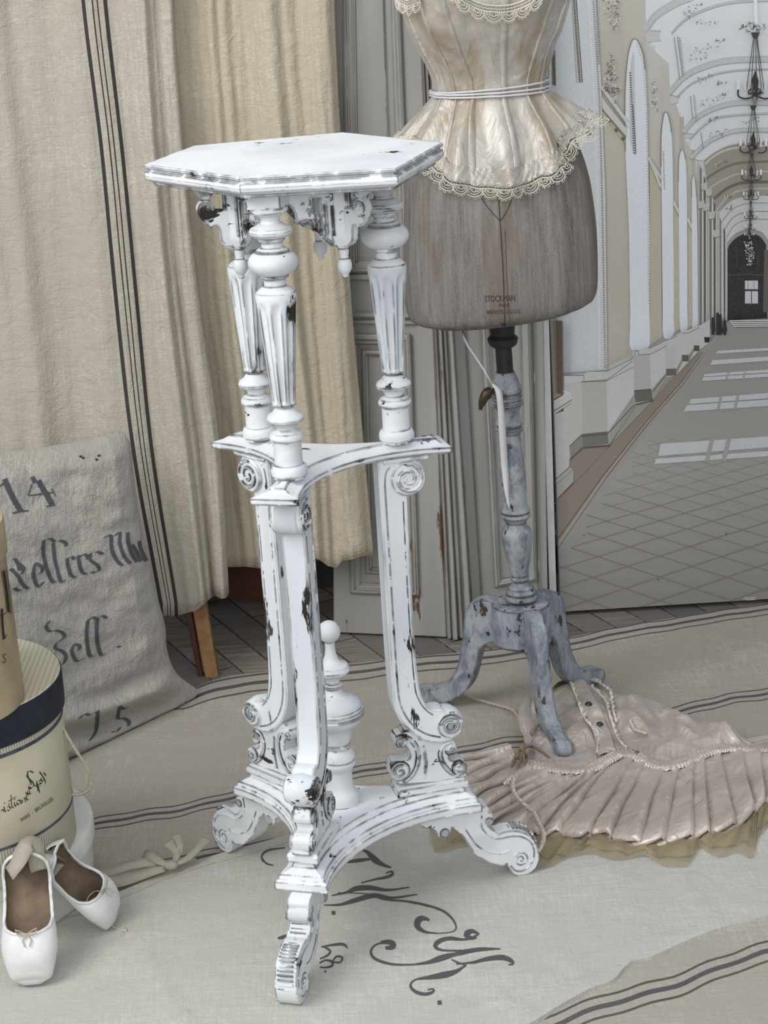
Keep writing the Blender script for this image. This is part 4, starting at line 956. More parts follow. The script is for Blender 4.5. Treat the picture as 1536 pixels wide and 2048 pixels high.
            mb.tube([ft @ Vector((x, y, h)) for x, y in ((.073, 1.002), (.073, .962))], .0016, 5)
        mb.build('apron_board', M['white'], PED, 30, .0008)
# legs, brackets, feet
leg_in = [(.078, .645), (.0782, .52), (.0779, .396), (.0785, .32), (.0800, .2935), (.0885, .2686), (.1020, .2500), (.1194, .2351), (.1429, .2277), (.159, .2290)]
leg_out = [(.1656, .2338), (.1700, .2420), (.1640, .2600), (.1500, .2760), (.1400, .2790), (.1300, .2800), (.1226, .2945), (.1181, .3134), (.1152, .35), (.1148, .39), (.1145, .46), (.1150, .52), (.1160, .592)]
leg_top = [(.124, .5935), (.133, .5965), (.1395, .605), (.1415, .616), (.1400, .628), (.134, .638), (.130, .645)]
lp = [tuple(q)[:2] for q in spline([(a, b, 0) for a, b in leg_in], 4)] + [tuple(q)[:2] for q in spline([(a, b, 0) for a, b in leg_out], 4)] + [tuple(q)[:2] for q in spline([(a, b, 0) for a, b in leg_top], 3)]
foot = [(.0985, .121), (.1010, .1150), (.1121, .1021), (.1190, .1000), (.1278, .0945), (.1300, .0880), (.1340, .0835), (.1417, .0809), (.1490, .0840), (.1523, .0963), (.1600, .0890), (.1662, .0815), (.1752, .0658), (.1827, .0504), (.1952, .0374), (.2060, .0290), (.2145, .0249), (.2243, .0212), (.2327, .0249),
        (.2340, .0160), (.2390, .0060), (.2460, .0010), (.2549, .0000), (.2640, .0010), (.2720, .0070), (.2773, .0165), (.2795, .0283), (.2767, .043), (.2689, .0585), (.2600, .0670), (.2490, .0725), (.2381, .0749), (.2290, .0745), (.2215, .0728), (.2150, .0760), (.2071, .0835), (.2040, .0900), (.2090, .0885), (.2142, .0960), (.2130, .1050), (.2085, .1080), (.2085, .1140), (.2039, .1190), (.1942, .1213)]
cart = [(.0990, .2530), (.0900, .2500), (.0820, .2480), (.0810, .2370), (.0880, .2290), (.0940, .2296), (.0985, .2204), (.0985, .2110), (.0900, .2090), (.0720, .2100), (.0700, .1990), (.0730, .1870), (.0790, .1790), (.0870, .1730), (.1720, .1680), (.1787, .1760), (.1793, .1857), (.1717, .1956), (.1600, .1960), (.1540, .2040), (.1642, .2080), (.1664, .2185), (.1610, .2280), (.1550, .2320)]
bell = [(.1060, .2440), (.1450, .2300), (.1440, .2180), (.1480, .2000), (.1570, .1800), (.1610, .1720), (.1020, .1720), (.1130, .1850), (.1170, .2000), (.1150, .2200)]
cs = [tuple(q)[:2] for q in spline([(a, b, 0) for a, b in cart], 3, True)]
fs_ = [tuple(q)[:2] for q in spline([(a, b, 0) for a, b in foot[:19]], 3)] + [tuple(q)[:2] for q in spline([(a, b, 0) for a, b in foot[18:]], 3)][1:]
for k in range(3):
    az = AZ0 + 2 * PI / 3 * k; mt = radial(az)
    mb = MB(); mb.prism(lp, mt, .031)
    lg = mb.build('leg', M['white_fl'], PED, 30, .003)
    # raised border lines on both cheeks and the carved scrolls
    mb = MB()
    for s in (-1, 1):
        h = .0152 * s
        mb.tube([mt @ Vector((x, y, h)) for x, y, _ in spline([(.086, .61, 0), (.086, .50, 0), (.086, .40, 0), (.0865, .325, 0), (.0885, .298, 0), (.096, .276, 0), (.108, .258, 0), (.124, .245, 0), (.143, .237, 0)], 5)], .0016, 5)
        mb.tube([mt @ Vector((x, y, h)) for x, y, _ in spline([(.1095, .585, 0), (.1085, .50, 0), (.1085, .40, 0), (.1105, .322, 0), (.1145, .300, 0), (.123, .283, 0), (.134, .272, 0)], 5)], .0012, 5)
        mb.tube([mt @ Vector((x, y, h)) for x, y, _ in spline([(.086, .61, 0), (.089, .628, 0), (.100, .638, 0), (.115, .641, 0)], 4)], .0015, 5)
        spiral(mb, mt, (.1173, .616), .0212, .003, 1.9, PI * .55, .0212 * s, .0021, -1); spiral(mb, mt, (.1573, .2535), .0150, .0035, 1.5, PI * .9, .0205 * s, .0021, -1)
        drum(mb, mt, (.1573, .2535), .0055, .0435)
    drum(mb, mt, (.1173, .616), .0236, .041, .0, 32); drum(mb, mt, (.1573, .2535), .0186, .040, .0035, 32)
    mb.build('volute', M['white'], lg, 35)
    mb = MB(); mb.prism([(.085, .645), (.148, .645), (.146, .640), (.085, .640)], mt, .038); mb.build('capital_pad', M['white'], lg, 0, .0008)
    # scroll bracket
    mb = MB(); mb.prism(cs, mt, .024)
    for (x, y, r) in ((.0865, .2390, .0085), (.0830, .1945, .0135), (.1585, .2150, .0082), (.1695, .1845, .0105)): drum(mb, mt, (x, y), r, .031, 0, 20)
    drum(mb, mt, (.1160, .2440), .006, .030)
    for s in (-1, 1):
        h = .0155 * s
        for (x, y, r, a0, sg) in ((.0865, .2390, .0062, -1.6, -1), (.0830, .1945, .0105, 1.2, 1), (.1585, .2150, .0060, 1.6, 1), (.1695, .1845, .0080, 1.4, -1)): spiral(mb, mt, (x, y), r, .0016, 1.2, a0, h, .0015, sg)
        mb.tube([mt @ Vector((x, y, .0125 * s)) for x, y, _ in spline([(.090, .2455, 0), (.103, .237, 0), (.1105, .219, 0), (.108, .199, 0), (.099, .184, 0), (.088, .1775, 0)], 5)], .0024, 6)
        mb.tube([mt @ Vector((x, y, .0125 * s)) for x, y, _ in spline([(.158, .2255, 0), (.147, .222, 0), (.142, .210, 0), (.146, .194, 0), (.156, .180, 0), (.168, .1725, 0)], 5)], .0022, 6)
        mb.tube([mt @ Vector((x, y, .0125 * s)) for x, y in ((.119, .226), (.1215, .20), (.118, .178))], .0012, 5)
    mb.build('scroll_bracket', M['white'], PED, 32, .0008)
    mb = MB(); mb.prism([(.076, .1575), (.179, .1575), (.178, .1655), (.174, .169), (.081, .169), (.077, .166)], mt, .042); mb.build('bracket_plinth', M['white'], PED, 0, .0008)
    # foot
    mb = MB(); mb.prism(fs_, mt, .030)
    ft_ = mb.build('foot', M['white'], PED, 30, .002)
    mb = MB()
    for s in (-1, 1):
        h = .0150 * s
        mb.tube([mt @ Vector((x, y, h)) for x, y, _ in spline([(.170, .094, 0), (.178, .078, 0), (.189, .060, 0), (.203, .049, 0), (.222, .042, 0), (.236, .044, 0)], 5)], .0014, 5)
        mb.tube([mt @ Vector((x, y, h)) for x, y, _ in spline([(.197, .107, 0), (.196, .090, 0), (.204, .076, 0), (.218, .066, 0), (.236, .066, 0), (.253, .063, 0), (.267, .052, 0), (.272, .036, 0), (.268, .019, 0), (.257, .009, 0), (.244, .010, 0), (.236, .020, 0)], 5)], .0015, 5)
        spiral(mb, mt, (.2515, .0265), .0125, .002, 1.7, PI * .8, h, .0015, -1)
        drum(mb, mt, (.1417, .0895), .0075, .033); drum(mb, mt, (.2070, .0960), .0062, .034)
    # ribbed back of the scroll
    ang = [2.2 - k * .17 for k in range(17)]
    for a in ang:
        cxx, cyy = .2480, .0370; rx, ry = .0305, .0375
        p = (cxx + rx * math.cos(a), cyy + ry * math.sin(a))
        mb.tube([mt @ Vector((p[0], p[1], -.0105)), mt @ Vector((p[0] + .001 * math.cos(a), p[1] + .001 * math.sin(a), 0)), mt @ Vector((p[0], p[1], .0105))], .0017, 5)
    for j, (x, y) in enumerate(((.2062, .0835), (.2105, .0785), (.2155, .0755))): mb.tube([mt @ Vector((x, y, -.011)), mt @ Vector((x, y, .011))], .0017, 5)
    mb.build('foot_carving', M['white'], ft_, 35)
# finial
finp = [(.0256, .1575), (.0262, .163), (.0256, .170), (.022, .1745), (.0192, .179), (.0180, .186), (.0178, .205), (.0186, .2085), (.0205, .2105), (.0236, .2165), (.0240, .2195), (.0228, .2225), (.0240, .2245), (.0228, .2310), (.0190, .2370), (.0152, .2395), (.0150, .2415), (.0180, .2425), (.0185, .2450), (.0172, .2470), (.0180, .2500), (.0215, .2600), (.0230, .2705), (.0262, .2735), (.0330, .2775), (.0395, .2870), (.0402, .2900), (.0385, .2925), (.0403, .2955), (.0403, .2985), (.0370, .3015), (.0368, .3040), (.0340, .3100), (.0262, .3150), (.0235, .3165), (.0180, .3180), (.0130, .3230), (.0110, .3280), (.0108, .3300), (.0138, .3310), (.0142, .3335), (.0100, .3365), (.0095, .3420), (.0110, .3450), (.0160, .3475), (.0245, .3535), (.0251, .3570), (.0232, .3590), (.0222, .3625), (.0170, .3645), (.0110, .3690), (.0078, .3780), (.0064, .3910), (.0070, .3935), (.0064, .3950)] + [(.0155 * math.cos(a), .4110 + .0155 * math.sin(a)) for a in [-1.12 + k * .205 for k in range(13)]] + [(.0008, .4265)]
mb = MB(); mb.lathe(finp, 48, (PX, PY, ZL)); mb.build('finial', M['white'], PED, 40)
tag(PED, 'tall white distressed pedestal with hexagonal top, three turned columns and scroll legs', 'pedestal')
# ---------------------------------------------------------------- dress form
MX, MY = .213, 3.075
FORM = empty('dress_form', (.22, 3.075, 0))
CF = -.003
def mz(y, Y=MY): return at(1003, y, Y=Y).z
sc_ = F / ((Vector((.21, MY, .6)) - CAM).dot(FW))
# tripod
HC = Vector((.219, 3.075, 0))
tilt = Vector((-.014 / .47, 0, 1))
def post_c(z): return Vector((.2205 + (z - .21) * (-.030), 3.075, z))
def pz(y): return at(1020, y, Y=3.075).z
postp = [(1199, 33), (1194, 34), (1188, 31), (1185, 32), (1180, 28), (1176, 27), (1172, 20), (1167, 15), (1163, 14.5), (1160, 19), (1156, 19.5), (1152, 17), (1148, 18), (1135, 21), (1105, 27.5), (1080, 31.5), (1066, 32), (1058, 29), (1053, 23), (1048, 22), (1045, 21), (1041, 24), (1037, 26), (1033, 31), (1029, 31), (1025, 28), (1022, 31), (1018, 30), (1013, 26), (1010, 25.5), (935, 25.5), (866, 22), (862, 27), (857, 28), (853, 24), (848, 27.5), (843, 25), (822, 23), (812, 27), (808, 33), (803, 33), (799, 29), (790, 31), (786, 28), (782, 31), (772, 30), (767, 27), (760, 26), (745, 20), (742, 18)]
mb = MB(); rows = []
for y, hw in postp:
    z = pz(y); c = post_c(z); r = hw / sc_; rows.append([c + Vector((r * math.cos(2 * PI * j / 36), r * math.sin(2 * PI * j / 36), 0)) for j in range(36)])
o = mb.grid(rows, 0, True, False); mb.f += [tuple(range(o, o + 36))[::-1], tuple(range(o + (len(rows) - 1) * 36, o + len(rows) * 36))]; mb.mi += [0, 0]
mb.build('post', M['blue2'], FORM, 40)
mb = MB(); z0, z1 = pz(745), pz(655); mb.tube([post_c(z0), post_c(z1)], 16.6 / sc_, 24); mb.build('extension_tube', M['darkmetal'], FORM, 40)
mb = MB(); rows = []
for y, hw in ((692, 22), (688, 27), (681, 30), (675, 31), (671, 27), (668, 24), (662, 25), (640, 27)):
    c = post_c(pz(y)); r = hw / sc_; rows.append([c + Vector((r * math.cos(2 * PI * j / 32), r * math.sin(2 * PI * j / 32), 0)) for j in range(32)])
mb.grid(rows, 0, True); mb.build('neck_collar', M['darkmetal'], FORM, 40)
# clamp screw
mb = MB(); a = at(985, 782, Y=3.05); b = at(975, 790, Y=3.04)
mb.tube([a + Vector((.012, .01, 0)), a, b], .0045, 8)
pl_ = [b + Vector(v) for v in ((.006, 0, .010), (-.002, -.003, .004), (-.010, -.005, -.012), (-.013, -.005, -.022))]
mb.tube(spline(pl_, 4), lambda t: .0035 + .0045 * math.sin(PI * min(1, t * 1.2)), 8); mb.sphere(b, .0075, 0, 12, (1, .8, 1)); mb.build('clamp_screw', M['brass'], FORM, 50, label='old brass thumb screw')
# hub
mb = MB(); mb.lathe([(.046, .132), (.049, .135), (.0495, .198), (.0485, .2015), (.044, .203)], 40, (HC.x, HC.y, 0)); mb.build('hub', M['blue'], FORM, 30)
# legs
legp_top = [(.040, .203), (.060, .206), (.080, .200), (.092, .186), (.098, .160), (.104, .120), (.114, .078), (.132, .046), (.160, .030), (.184, .026), (.196, .020), (.200, .010), (.196, .001)]
legp_bot = [(.184, -.002), (.160, .000), (.132, .008), (.108, .024), (.090, .048), (.080, .078), (.072, .108), (.062, .124), (.040, .130)]
lp2 = [tuple(q)[:2] for q in spline([(a, b, 0) for a, b in legp_top], 4)] + [tuple(q)[:2] for q in spline([(a, b, 0) for a, b in legp_bot], 4)]
for tip in (Vector((.035, 3.165)), Vector((.268, 2.886)), Vector((.362, 3.205))):
    d = tip - HC.xy; L = d.length; az = math.atan2(d.y, d.x); e = Vector((math.cos(az), math.sin(az), 0)); n = Vector((math.sin(az), -math.cos(az), 0))
    mt = Matrix((e, Vector((0, 0, 1)), n)).transposed().to_4x4(); mt.translation = Vector((HC.x, HC.y, 0))
    k = L / .196
    mb = MB(); mb.prism([(x if x < .05 else .05 + (x - .05) * (L - .05) / (.198 - .05), y) for x, y in lp2], mt, .026); mb.build('leg', M['blue'], FORM, 30, .004)
# body: horizontal sections, half widths and depths against height
bw = [(624, 150, 1003), (622, 172, 1003), (615, 184, 1003), (601, 190, 1003), (584, 193, 1002), (550, 194, 1001), (492, 193.5, 1000), (440, 191, 998), (376, 186, 994), (330, 178, 990), (292, 165, 988), (250, 146, 986), (215, 124, 982), (185, 109, 980), (165, 107, 979), (140, 112, 979), (105, 127, 975), (60, 147, 973), (20, 160, 972), (-20, 172, 972), (-80, 186, 972), (-150, 190, 972), (-230, 178, 972), (-300, 140, 972), (-340, 70, 972), (-370, 52, 972), (-420, 50, 972)]
BZ = []
for y, hw, cx in bw:
    p = at(cx, y, Y=MY); s_ = F / ((p - CAM).dot(FW)); BZ.append((p.z, hw / s_, p.x))
BZ[0] = (BZ[1][0] - .006, BZ[0][1], BZ[0][2])
BZ.sort()
def bsp(z):
    for i in range(len(BZ) - 1):
        if z <= BZ[i + 1][0] or i == len(BZ) - 2:
            p0, p1, p2, p3 = BZ[max(i - 1, 0)], BZ[i], BZ[i + 1], BZ[min(i + 2, len(BZ) - 1)]
            t = max(0, min(1, (z - p1[0]) / (p2[0] - p1[0])))
            f = lambda k: .5 * (2 * p1[k] + (p2[k] - p0[k]) * t + (2 * p0[k] - 5 * p1[k] + 4 * p2[k] - p3[k]) * t * t + (3 * p1[k] - p0[k] - 3 * p2[k] + p3[k]) * t ** 3)
            return f(1), f(2)
zb0, zw = BZ[0][0], at(980, 175, Y=MY).z
def body(th, z, off=0):
    """th: 0 = front, + = towards the right of the photo"""
    a, cx = bsp(z)
    b = a * interp([(zb0, .74), (.85, .72), (zw, .76), (1.2, .74), (1.6, .8)], z)
    s, c = math.sin(th), math.cos(th)
    q = 2.25; s2 = math.copysign(abs(s) ** (2 / q), s); c2 = math.copysign(abs(c) ** (2 / q), c)
    bustf = 0
    if z > 1.08: bustf = .022 * math.exp(-((z - 1.20) / .06) ** 2) * (math.exp(-((th - .55) / .4) ** 2) + math.exp(-((th + .55) / .4) ** 2))
    tilt_ = (0, 0, 0)
    return Vector((cx + (a + off) * s2, MY - (b + off + bustf) * c2, z + .022 * s2 * (a / .15) * max(0, min(1, (1.0 - z) / .3)) * .45))
mb = MB(); rows = []
zs = [zb0, zb0 + .002, zb0 + .006, zb0 + .012, zb0 + .02] + [zb0 + .03 + (1.50 - zb0 - .03) * k / 60 for k in range(61)]
for z in zs: rows.append([body(2 * PI * j / 72, z) for j in range(72)])
o = mb.grid(rows, 0, True, False)
cc = sum((r for r in rows[0]), Vector()) / 72
ins = [[cc.lerp(p, f) + Vector((0, 0, -.001 * (1 - f))) for p in rows[0]] for f in (.0, .5, .9, .97)]
mb.grid(ins + [rows[0]], 0, True, False); mb.f.append(tuple(range(o + (len(rows) - 1) * 72, o + len(rows) * 72))); mb.mi.append(0)
bust = mb.build('body', M['bust'], FORM, 180)
bv = bvh_of([bust])
mb = MB(); strokes(mb, bv, [[(996, 380), (1000, 440), (1006, 540), (1010, 652)]], 1.8, .0008); strokes(mb, bv, [[(957, 386), (976, 415), (1000, 442)], [(1000, 442), (1012, 425), (1024, 398)]], 1.5, .0008); strokes(mb, bv, [[(1010, 460), (1014, 560), (1020, 655)]], .8, .0008)
mb.build('seams', M['seam'], bust)
mb = MB(); mb.sphere(onto(bv, 1006, 648, .001), .0032, 0, 10); mb.build('tack', M['darkmetal'], bust)
mb = MB()
text_on(mb, bv, 'STOCKMAN', 1000, 603, 13, -.03, 0, .0006, .62); text_on(mb, bv, 'PARIS', 1008, 614, 8, -.03, 0, .0006, .8); text_on(mb, bv, 'BREVETE  S.G.D.G.', 1008, 627, 8, -.03, 0, .0006, .78)
mb.build('stamp', fabric('faded_stamp_ink', lin((100, 92, 86)), lin((70, 62, 58)), 500, slub=1.4), bust, label='faded maker stamp in dark ink')
tag(FORM, 'vintage grey-brown canvas dress form on a turned grey-blue wooden tripod stand', 'dress form')

# ---------------------------------------------------------------- satin bodice on the form
BOD = empty('corset_bodice', (MX - .005, MY, zw))
HEM = [(-180, 262, 1.22), (-130, 268, 1.22), (-95, 270, 1.20), (-75, 278, 1.12), (-60, 292, 1.07), (-48, 312, 1.035), (-36, 336, 1.02), (-24, 356, 1.015), (-10, 371, 1.015), (0, 374, 1.015), (12, 370, 1.02), (24, 356, 1.03), (34, 336, 1.05), (42, 312, 1.07), (52, 284, 1.12), (64, 266, 1.19), (78, 250, 1.27), (92, 236, 1.33), (115, 238, 1.3), (180, 262, 1.22)]
def bod(thd, v, off=0):
    """v: 0 at the waist tie, 1 at the hem, negative above"""
    th = math.radians(thd)
    if v <= 0:
        z = zw - v * .27
        amp = .0022 * (.6 + .4 * math.sin(thd * .11 + 1))
        wr = amp * math.sin(math.radians(thd) * 15 + 2.2 * math.sin(-v * 5)) * math.exp(v * 2.2) + .0022 * mnoise.noise(Vector((thd * .09, v * 9, 1))) + .0016 * mnoise.noise(Vector((thd * .25, v * 26, 4)))
        return body(th, z, .0045 + wr + off)
    hy, fac = sint([(a, b) for a, b, c in HEM], thd), sint([(a, c) for a, b, c in HEM], thd)
    y_ = MY - math.cos(th) * .11
    zh = at(1000, hy, Y=y_).z
    z = zw + (zh - zw) * v
    p = body(th, z, .005 + off); c = Vector((bsp(z)[1], MY, z))
    k = 1 + (fac - 1) * v ** 1.3
    fl = .0105 * math.sin(math.radians(thd) * 13 + .8) * min(1, v * 1.6) + .003 * math.sin(math.radians(thd) * 31) * v
    pinch = -.004 * math.exp(-(v / .12) ** 2)
    d = p - c; d.z = 0
    q = c + d * (k + (max(fl, -.004) + pinch) / max(d.length, .01)); q.z = z + (.014 * v if abs(thd) > 60 else 0) * 0
    return q
ths = [-180 + 2.5 * k for k in range(145)]
mb = MB(); rows = [[bod(t, v) for t in ths] for v in [-1.0 + k * .025 for k in range(41)]] + [[bod(t, v) for t in ths] for v in [k / 24 for k in range(1, 25)]]
mb.grid(rows, 0, False, True)
bd = mb.build('satin_shell', M['satin'], BOD, 180); s_ = bd.modifiers.new('thickness', 'SOLIDIFY'); s_.thickness = .001; s_.offset = -1
# boning channels
mb = MB()
def channel(t0, t1, t2, wd):
    vs_ = [-1 + k * .05 for k in range(21)] + [k / 16 for k in range(1, 17)]
    rows = []
    for v in vs_:
        t = t0 + (t1 - t0) * (v + 1) if v <= 0 else t1 + (t2 - t1) * v
        R = .0006 + .0004 * math.sin(v * 160)
        rows.append([bod(t - wd, v, .0002), bod(t - wd * .8, v, .0018 + R), bod(t, v, .0026 + R), bod(t + wd * .8, v, .0018 + R), bod(t + wd, v, .0002)])
    mb.grid(rows, 0, False, True)
channel(6, 9, 9, 2.6); channel(-40, -18, -14, 2.2); channel(-60, -38, -34, 1.6); channel(52, 34, 30, 1.6); channel(72, 56, 52, 1.4); channel(-78, -62, -58, 1.4)
mb.build('boning_channels', M['satin'], BOD, 180)
# waist ties
mb = MB()
for k, (dv, o_) in enumerate(((-.012, .004), (.006, .0045), (.020, .0042))):
    mb.tube([bod(t, 0, o_) + Vector((0, 0, -dv * .35 + .004 * math.sin(math.radians(t) + k) * (1 if k == 0 else .3))) for t in range(-180, 180, 6)], .0016, 6, closed=True)
mb.build('waist_tie', M['ribbon'], BOD, 60, label='narrow pinkish ribbon tie')
# lace
def lace(mb, pos, length, w_, sl=.024, wire=.00062, net=True):
    n = max(1, round(length / sl)); sl = length / n
    for i in range(n):
        s0 = i * sl; c = s0 + sl / 2; r = sl / 2
        for f, sd in ((1.0, 4), (.72, 4), (.42, 4)):
            mb.tube([pos(c - r * f * math.cos(PI * k / 10), w_ * .45 + r * 1.05 * f * math.sin(PI * k / 10)) for k in range(11)], wire * (1.3 if f == 1 else 1), 4)
        for k in range(8):
            a = PI * (k + .5) / 8; q = (c - (r + .0016) * math.cos(a), w_ * .45 + (r + .0016) * 1.05 * math.sin(a))
            mb.tube([pos(q[0] + .0017 * math.cos(b_ * PI / 3), q[1] + .0017 * math.sin(b_ * PI / 3)) for b_ in range(6)], wire * .9, 3, closed=True)
        for k in range(4):
            x = s0 + sl * (k + .5) / 4; mb.tube([pos(x, w_ * .40), pos(c + (x - c) * .5, w_ * .45 + r * .40)], wire, 3)
    for dd, rr in ((0, wire * 1.8), (w_ * .22, wire), (w_ * .42, wire * 1.6)):
        mb.tube([pos(length * k / (n * 6), dd) for k in range(n * 6 + 1)], rr, 4)
    if net:
        m_ = int(length / .0032)
        mb.tube([pos(length * k / m_, w_ * (.03 if k % 2 else .21)) for k in range(m_ + 1)], wire * .8, 3)
        mb.tube([pos(length * k / m_, w_ * (.24 if k % 2 else .41)) for k in range(m_ + 1)], wire * .8, 3)
# arc-length along the hem
def hem_pos(v0, span, drop):
    tt = [span[0] + (span[1] - span[0]) * k / 300 for k in range(301)]; P_ = [bod(t, v0, .001) for t in tt]; L_ = [0]
    for a, b in zip(P_, P_[1:]): L_.append(L_[-1] + (b - a).length)
    def pos(s, d):
        s = max(0, min(L_[-1], s)); lo, hi = 0, 300
        while hi - lo > 1:
            m_ = (lo + hi) // 2
            if L_[m_] <= s: lo = m_
            else: hi = m_
        t = tt[lo] + (tt[hi] - tt[lo]) * (s - L_[lo]) / max(L_[hi] - L_[lo], 1e-9)
        p = bod(t, v0, .0018); q = bod(t, v0 - .12, .0018); dr = (p - q).normalized()
        tg = P_[hi] - P_[lo]; tg.normalize(); dd = (dr - tg * dr.dot(tg)).normalized()
        return p + dd * (d - drop)
    return pos, L_[-1]
pos, Ln = hem_pos(1.0, (-110, 135), .006)
mb = MB(); lace(mb, pos, Ln, .022, .0235); mb.build('hem_lace', M['lace'], BOD, 0, label='cream scalloped lace along the peplum hem')
pos, Ln = hem_pos(.86, (60, 135), .004)
mb = MB(); lace(mb, pos, Ln, .02, .021); mb.build('hem_lace', M['lace'], BOD, 0)
# upper lace edging near the bust
def top_pos(t0, t1, vf):
    tt = [t0 + (t1 - t0) * k / 160 for k in range(161)]; P_ = [bod(t, vf(t), .003) for t in tt]; L_ = [0]
    for a, b in zip(P_, P_[1:]): L_.append(L_[-1] + (b - a).length)
    def pos(s, d):
        f = max(0, min(1, s / L_[-1])) * 160; i = min(159, int(f)); t = tt[i] + (tt[i + 1] - tt[i]) * (f - i)
        p = bod(t, vf(t), .0045 + .2 * d * .1); return p + Vector((0, 0, -d))
    return pos, L_[-1]
vtop = lambda t: -.475 - .11 * abs((t - 6) / 26) ** 2
pos, Ln = top_pos(-28, 30, vtop); mb = MB(); lace(mb, pos, Ln, .022, .024); mb.build('neck_lace', M['lace'], BOD, 0, label='cream lace edging across the chest')
pos, Ln = top_pos(-80, -45, lambda t: -.52 - .002 * abs(t + 60)); mb = MB(); lace(mb, pos, Ln, .02, .02); mb.build('neck_lace', M['lace'], BOD, 0)
# band of gathered lace fabric above the hem, right side
mb = MB(); rows = []
for i in range(5): rows.append([bod(t, .80 + .045 * i, .003 + .0025 * math.sin(t * 1.7 + i * 2)) for t in [-112 + 1.2 * k for k in range(206)]])
mb.grid(rows, 0, False, True); mb.build('ruched_band', M['satin'], BOD, 180)
tag(BOD, 'champagne satin corset bodice with flared peplum and cream lace hem on the dress form', 'bodice')
# ribbon hanging at the stand
rp = [(925, 662), (928, 676), (936, 692), (950, 712), (968, 740), (984, 768)]
mb = MB(); mb.tube([at(x, y, Y=3.03 if i else 3.06) for i, (x, y) in enumerate(rp)], .0018, 6)
rb = [(984, 766, 8), (996, 780, 13), (1001, 810, 13), (1004, 850, 14), (1007, 900, 14), (1011, 950, 13), (1014, 985, 9), (1019, 1016, 3)]
L_ = []; R_ = []
for i, (x, y, wd) in enumerate(rb): Yq = 3.044 - .006 * math.sin(i); L_.append(at(x - wd / 2, y, Y=Yq)); R_.append(at(x + wd / 2, y, Y=Yq + .002))
A1, A2 = spline(L_, 5), spline(R_, 5); mb.grid([A1, [a.lerp(b, .5) + Vector((0, -.0015, 0)) for a, b in zip(A1, A2)], A2])
o = mb.build('white_ribbon', M['ribbon'], None, 180); sm = o.modifiers.new('thickness', 'SOLIDIFY'); sm.thickness = .0008
tag(o, 'thin white ribbon hanging down the turned post of the dress form from under the body', 'ribbon')
# ---------------------------------------------------------------- satin skirt on the floor
SK = empty('satin_skirt', (.30, 2.85, .0))
G3 = lambda x, y, z=.008: at(820 + x / 2.145, 1080 + y / 2.145, z=z)
def C3(L, n=8): return spline([G3(*p) for p in L], n)
band = C3([(480, 985), (560, 1005), (680, 1020), (770, 1015), (850, 975), (900, 950), (960, 955), (1030, 990), (1100, 1005), (1180, 985), (1260, 950), (1330, 930), (1420, 925), (1600, 930), (1800, 945)])
bodyup = C3([(500, 690), (540, 665), (600, 640), (650, 615), (720, 598), (780, 612), (850, 645), (1000, 668), (1130, 715), (1250, 780), (1400, 850), (1560, 890), (1760, 915)])
upper = C3([(420, 900), (440, 930), (450, 955), (465, 975)]) + band
hem = C3([(120, 955), (160, 1030), (240, 1110), (330, 1240), (400, 1262), (480, 1250), (560, 1275), (640, 1262), (730, 1290), (800, 1262), (900, 1290), (1000, 1312), (1100, 1300), (1200, 1285), (1290, 1262), (1380, 1240), (1450, 1205), (1510, 1150), (1600, 1080), (1800, 1020)])
NB = 220
bU, bL = resample(bodyup, NB), resample(band, NB)
def hn(x, y, s=1): return mnoise.noise(Vector((x * 9 * s, y * 9 * s, 7)))
mb = MB(); rows = []
for i in range(41):
    v = i / 40; row = []
    for j in range(NB):
        p = bU[j].lerp(bL[j], v); u = j / NB
        e = min(1, v * 4) * min(1, u * 25 + .05)
        ridge = abs(hn(p.x, p.y, 1.1)); r2 = abs(mnoise.noise(Vector((p.x * 22 + p.y * 14, p.y * 9 - p.x * 16, 2))))
        z = .004 + e * (.010 + .020 * (1 - ridge * 2.6) * .6 + .009 * (1 - r2 * 3)) 
        z += .006 * math.sin((p.x * .5 + p.y) * 60 + 3 * hn(p.x, p.y, .6)) * e * (.4 + .6 * abs(hn(p.y, p.x, .5)))
        z += .0055 * math.sin(u * 34 + v * 4 + 4 * hn(p.x, p.y, .5)) * e
        k_ = max(0, min(1, (v - .72) / .28)); z = z * (1 - k_) + (.021 + .0012 * math.sin(u * 300)) * k_
        z *= 1 - .9 * math.exp(-((p.x - .266) ** 2 + (p.y - 2.895) ** 2) / .036 ** 2)
        row.append(Vector((p.x, p.y, max(z, .003))))
    rows.append(row)
mb.grid(rows); sb = mb.build('skirt_body', M['satin_p'], SK, 180)
hU = resample(upper, 420); hL = resample(hem, 420)
# fan the pleats outward: match by fraction
mb = MB(); rows = []
rp_ = random.Random(3); ph = [0]
cuts = [0]
while cuts[-1] < 1.02: cuts.append(cuts[-1] + rp_.uniform(.030, .058))
def pleat(u):
    for a, b in zip(cuts, cuts[1:]):
        if u < b: return (u - a) / (b - a), a, b
    return 0, 0, 1
for i in range(37):
    v = i / 36; row = []
    for j in range(420):
        u = j / 419; t, a, b = pleat(u)
        sh = (t ** 2.2 - .5) * (b - a) * .95 * v
        jj = max(0, min(418.99, (u + sh) * 419)); k = int(jj); f = jj - k
        lo_ = hL[k].lerp(hL[k + 1], f); up_ = hU[j]
        p = up_.lerp(lo_, v)
        saw = (t ** 1.5) * (1 - max(0, (t - .9) / .1)) if t < 1 else 0
        z = .016 * (1 - v) ** .6 + .003 + (.005 + .022 * v) * saw + .004 * abs(hn(p.x, p.y, 2)) + .002 * math.sin(v * 9 + u * 40)
        if v > .97: z = max(.003, z - .003)
        row.append(Vector((p.x, p.y, z)))
    rows.append(row)
# turned hem
row = [Vector((p.x, p.y, max(.0025, p.z - .007))) for p in rows[-1]]
rows.append(row); mb.grid(rows); mb.build('pleated_flounce', M['satin_p'], SK, 180)
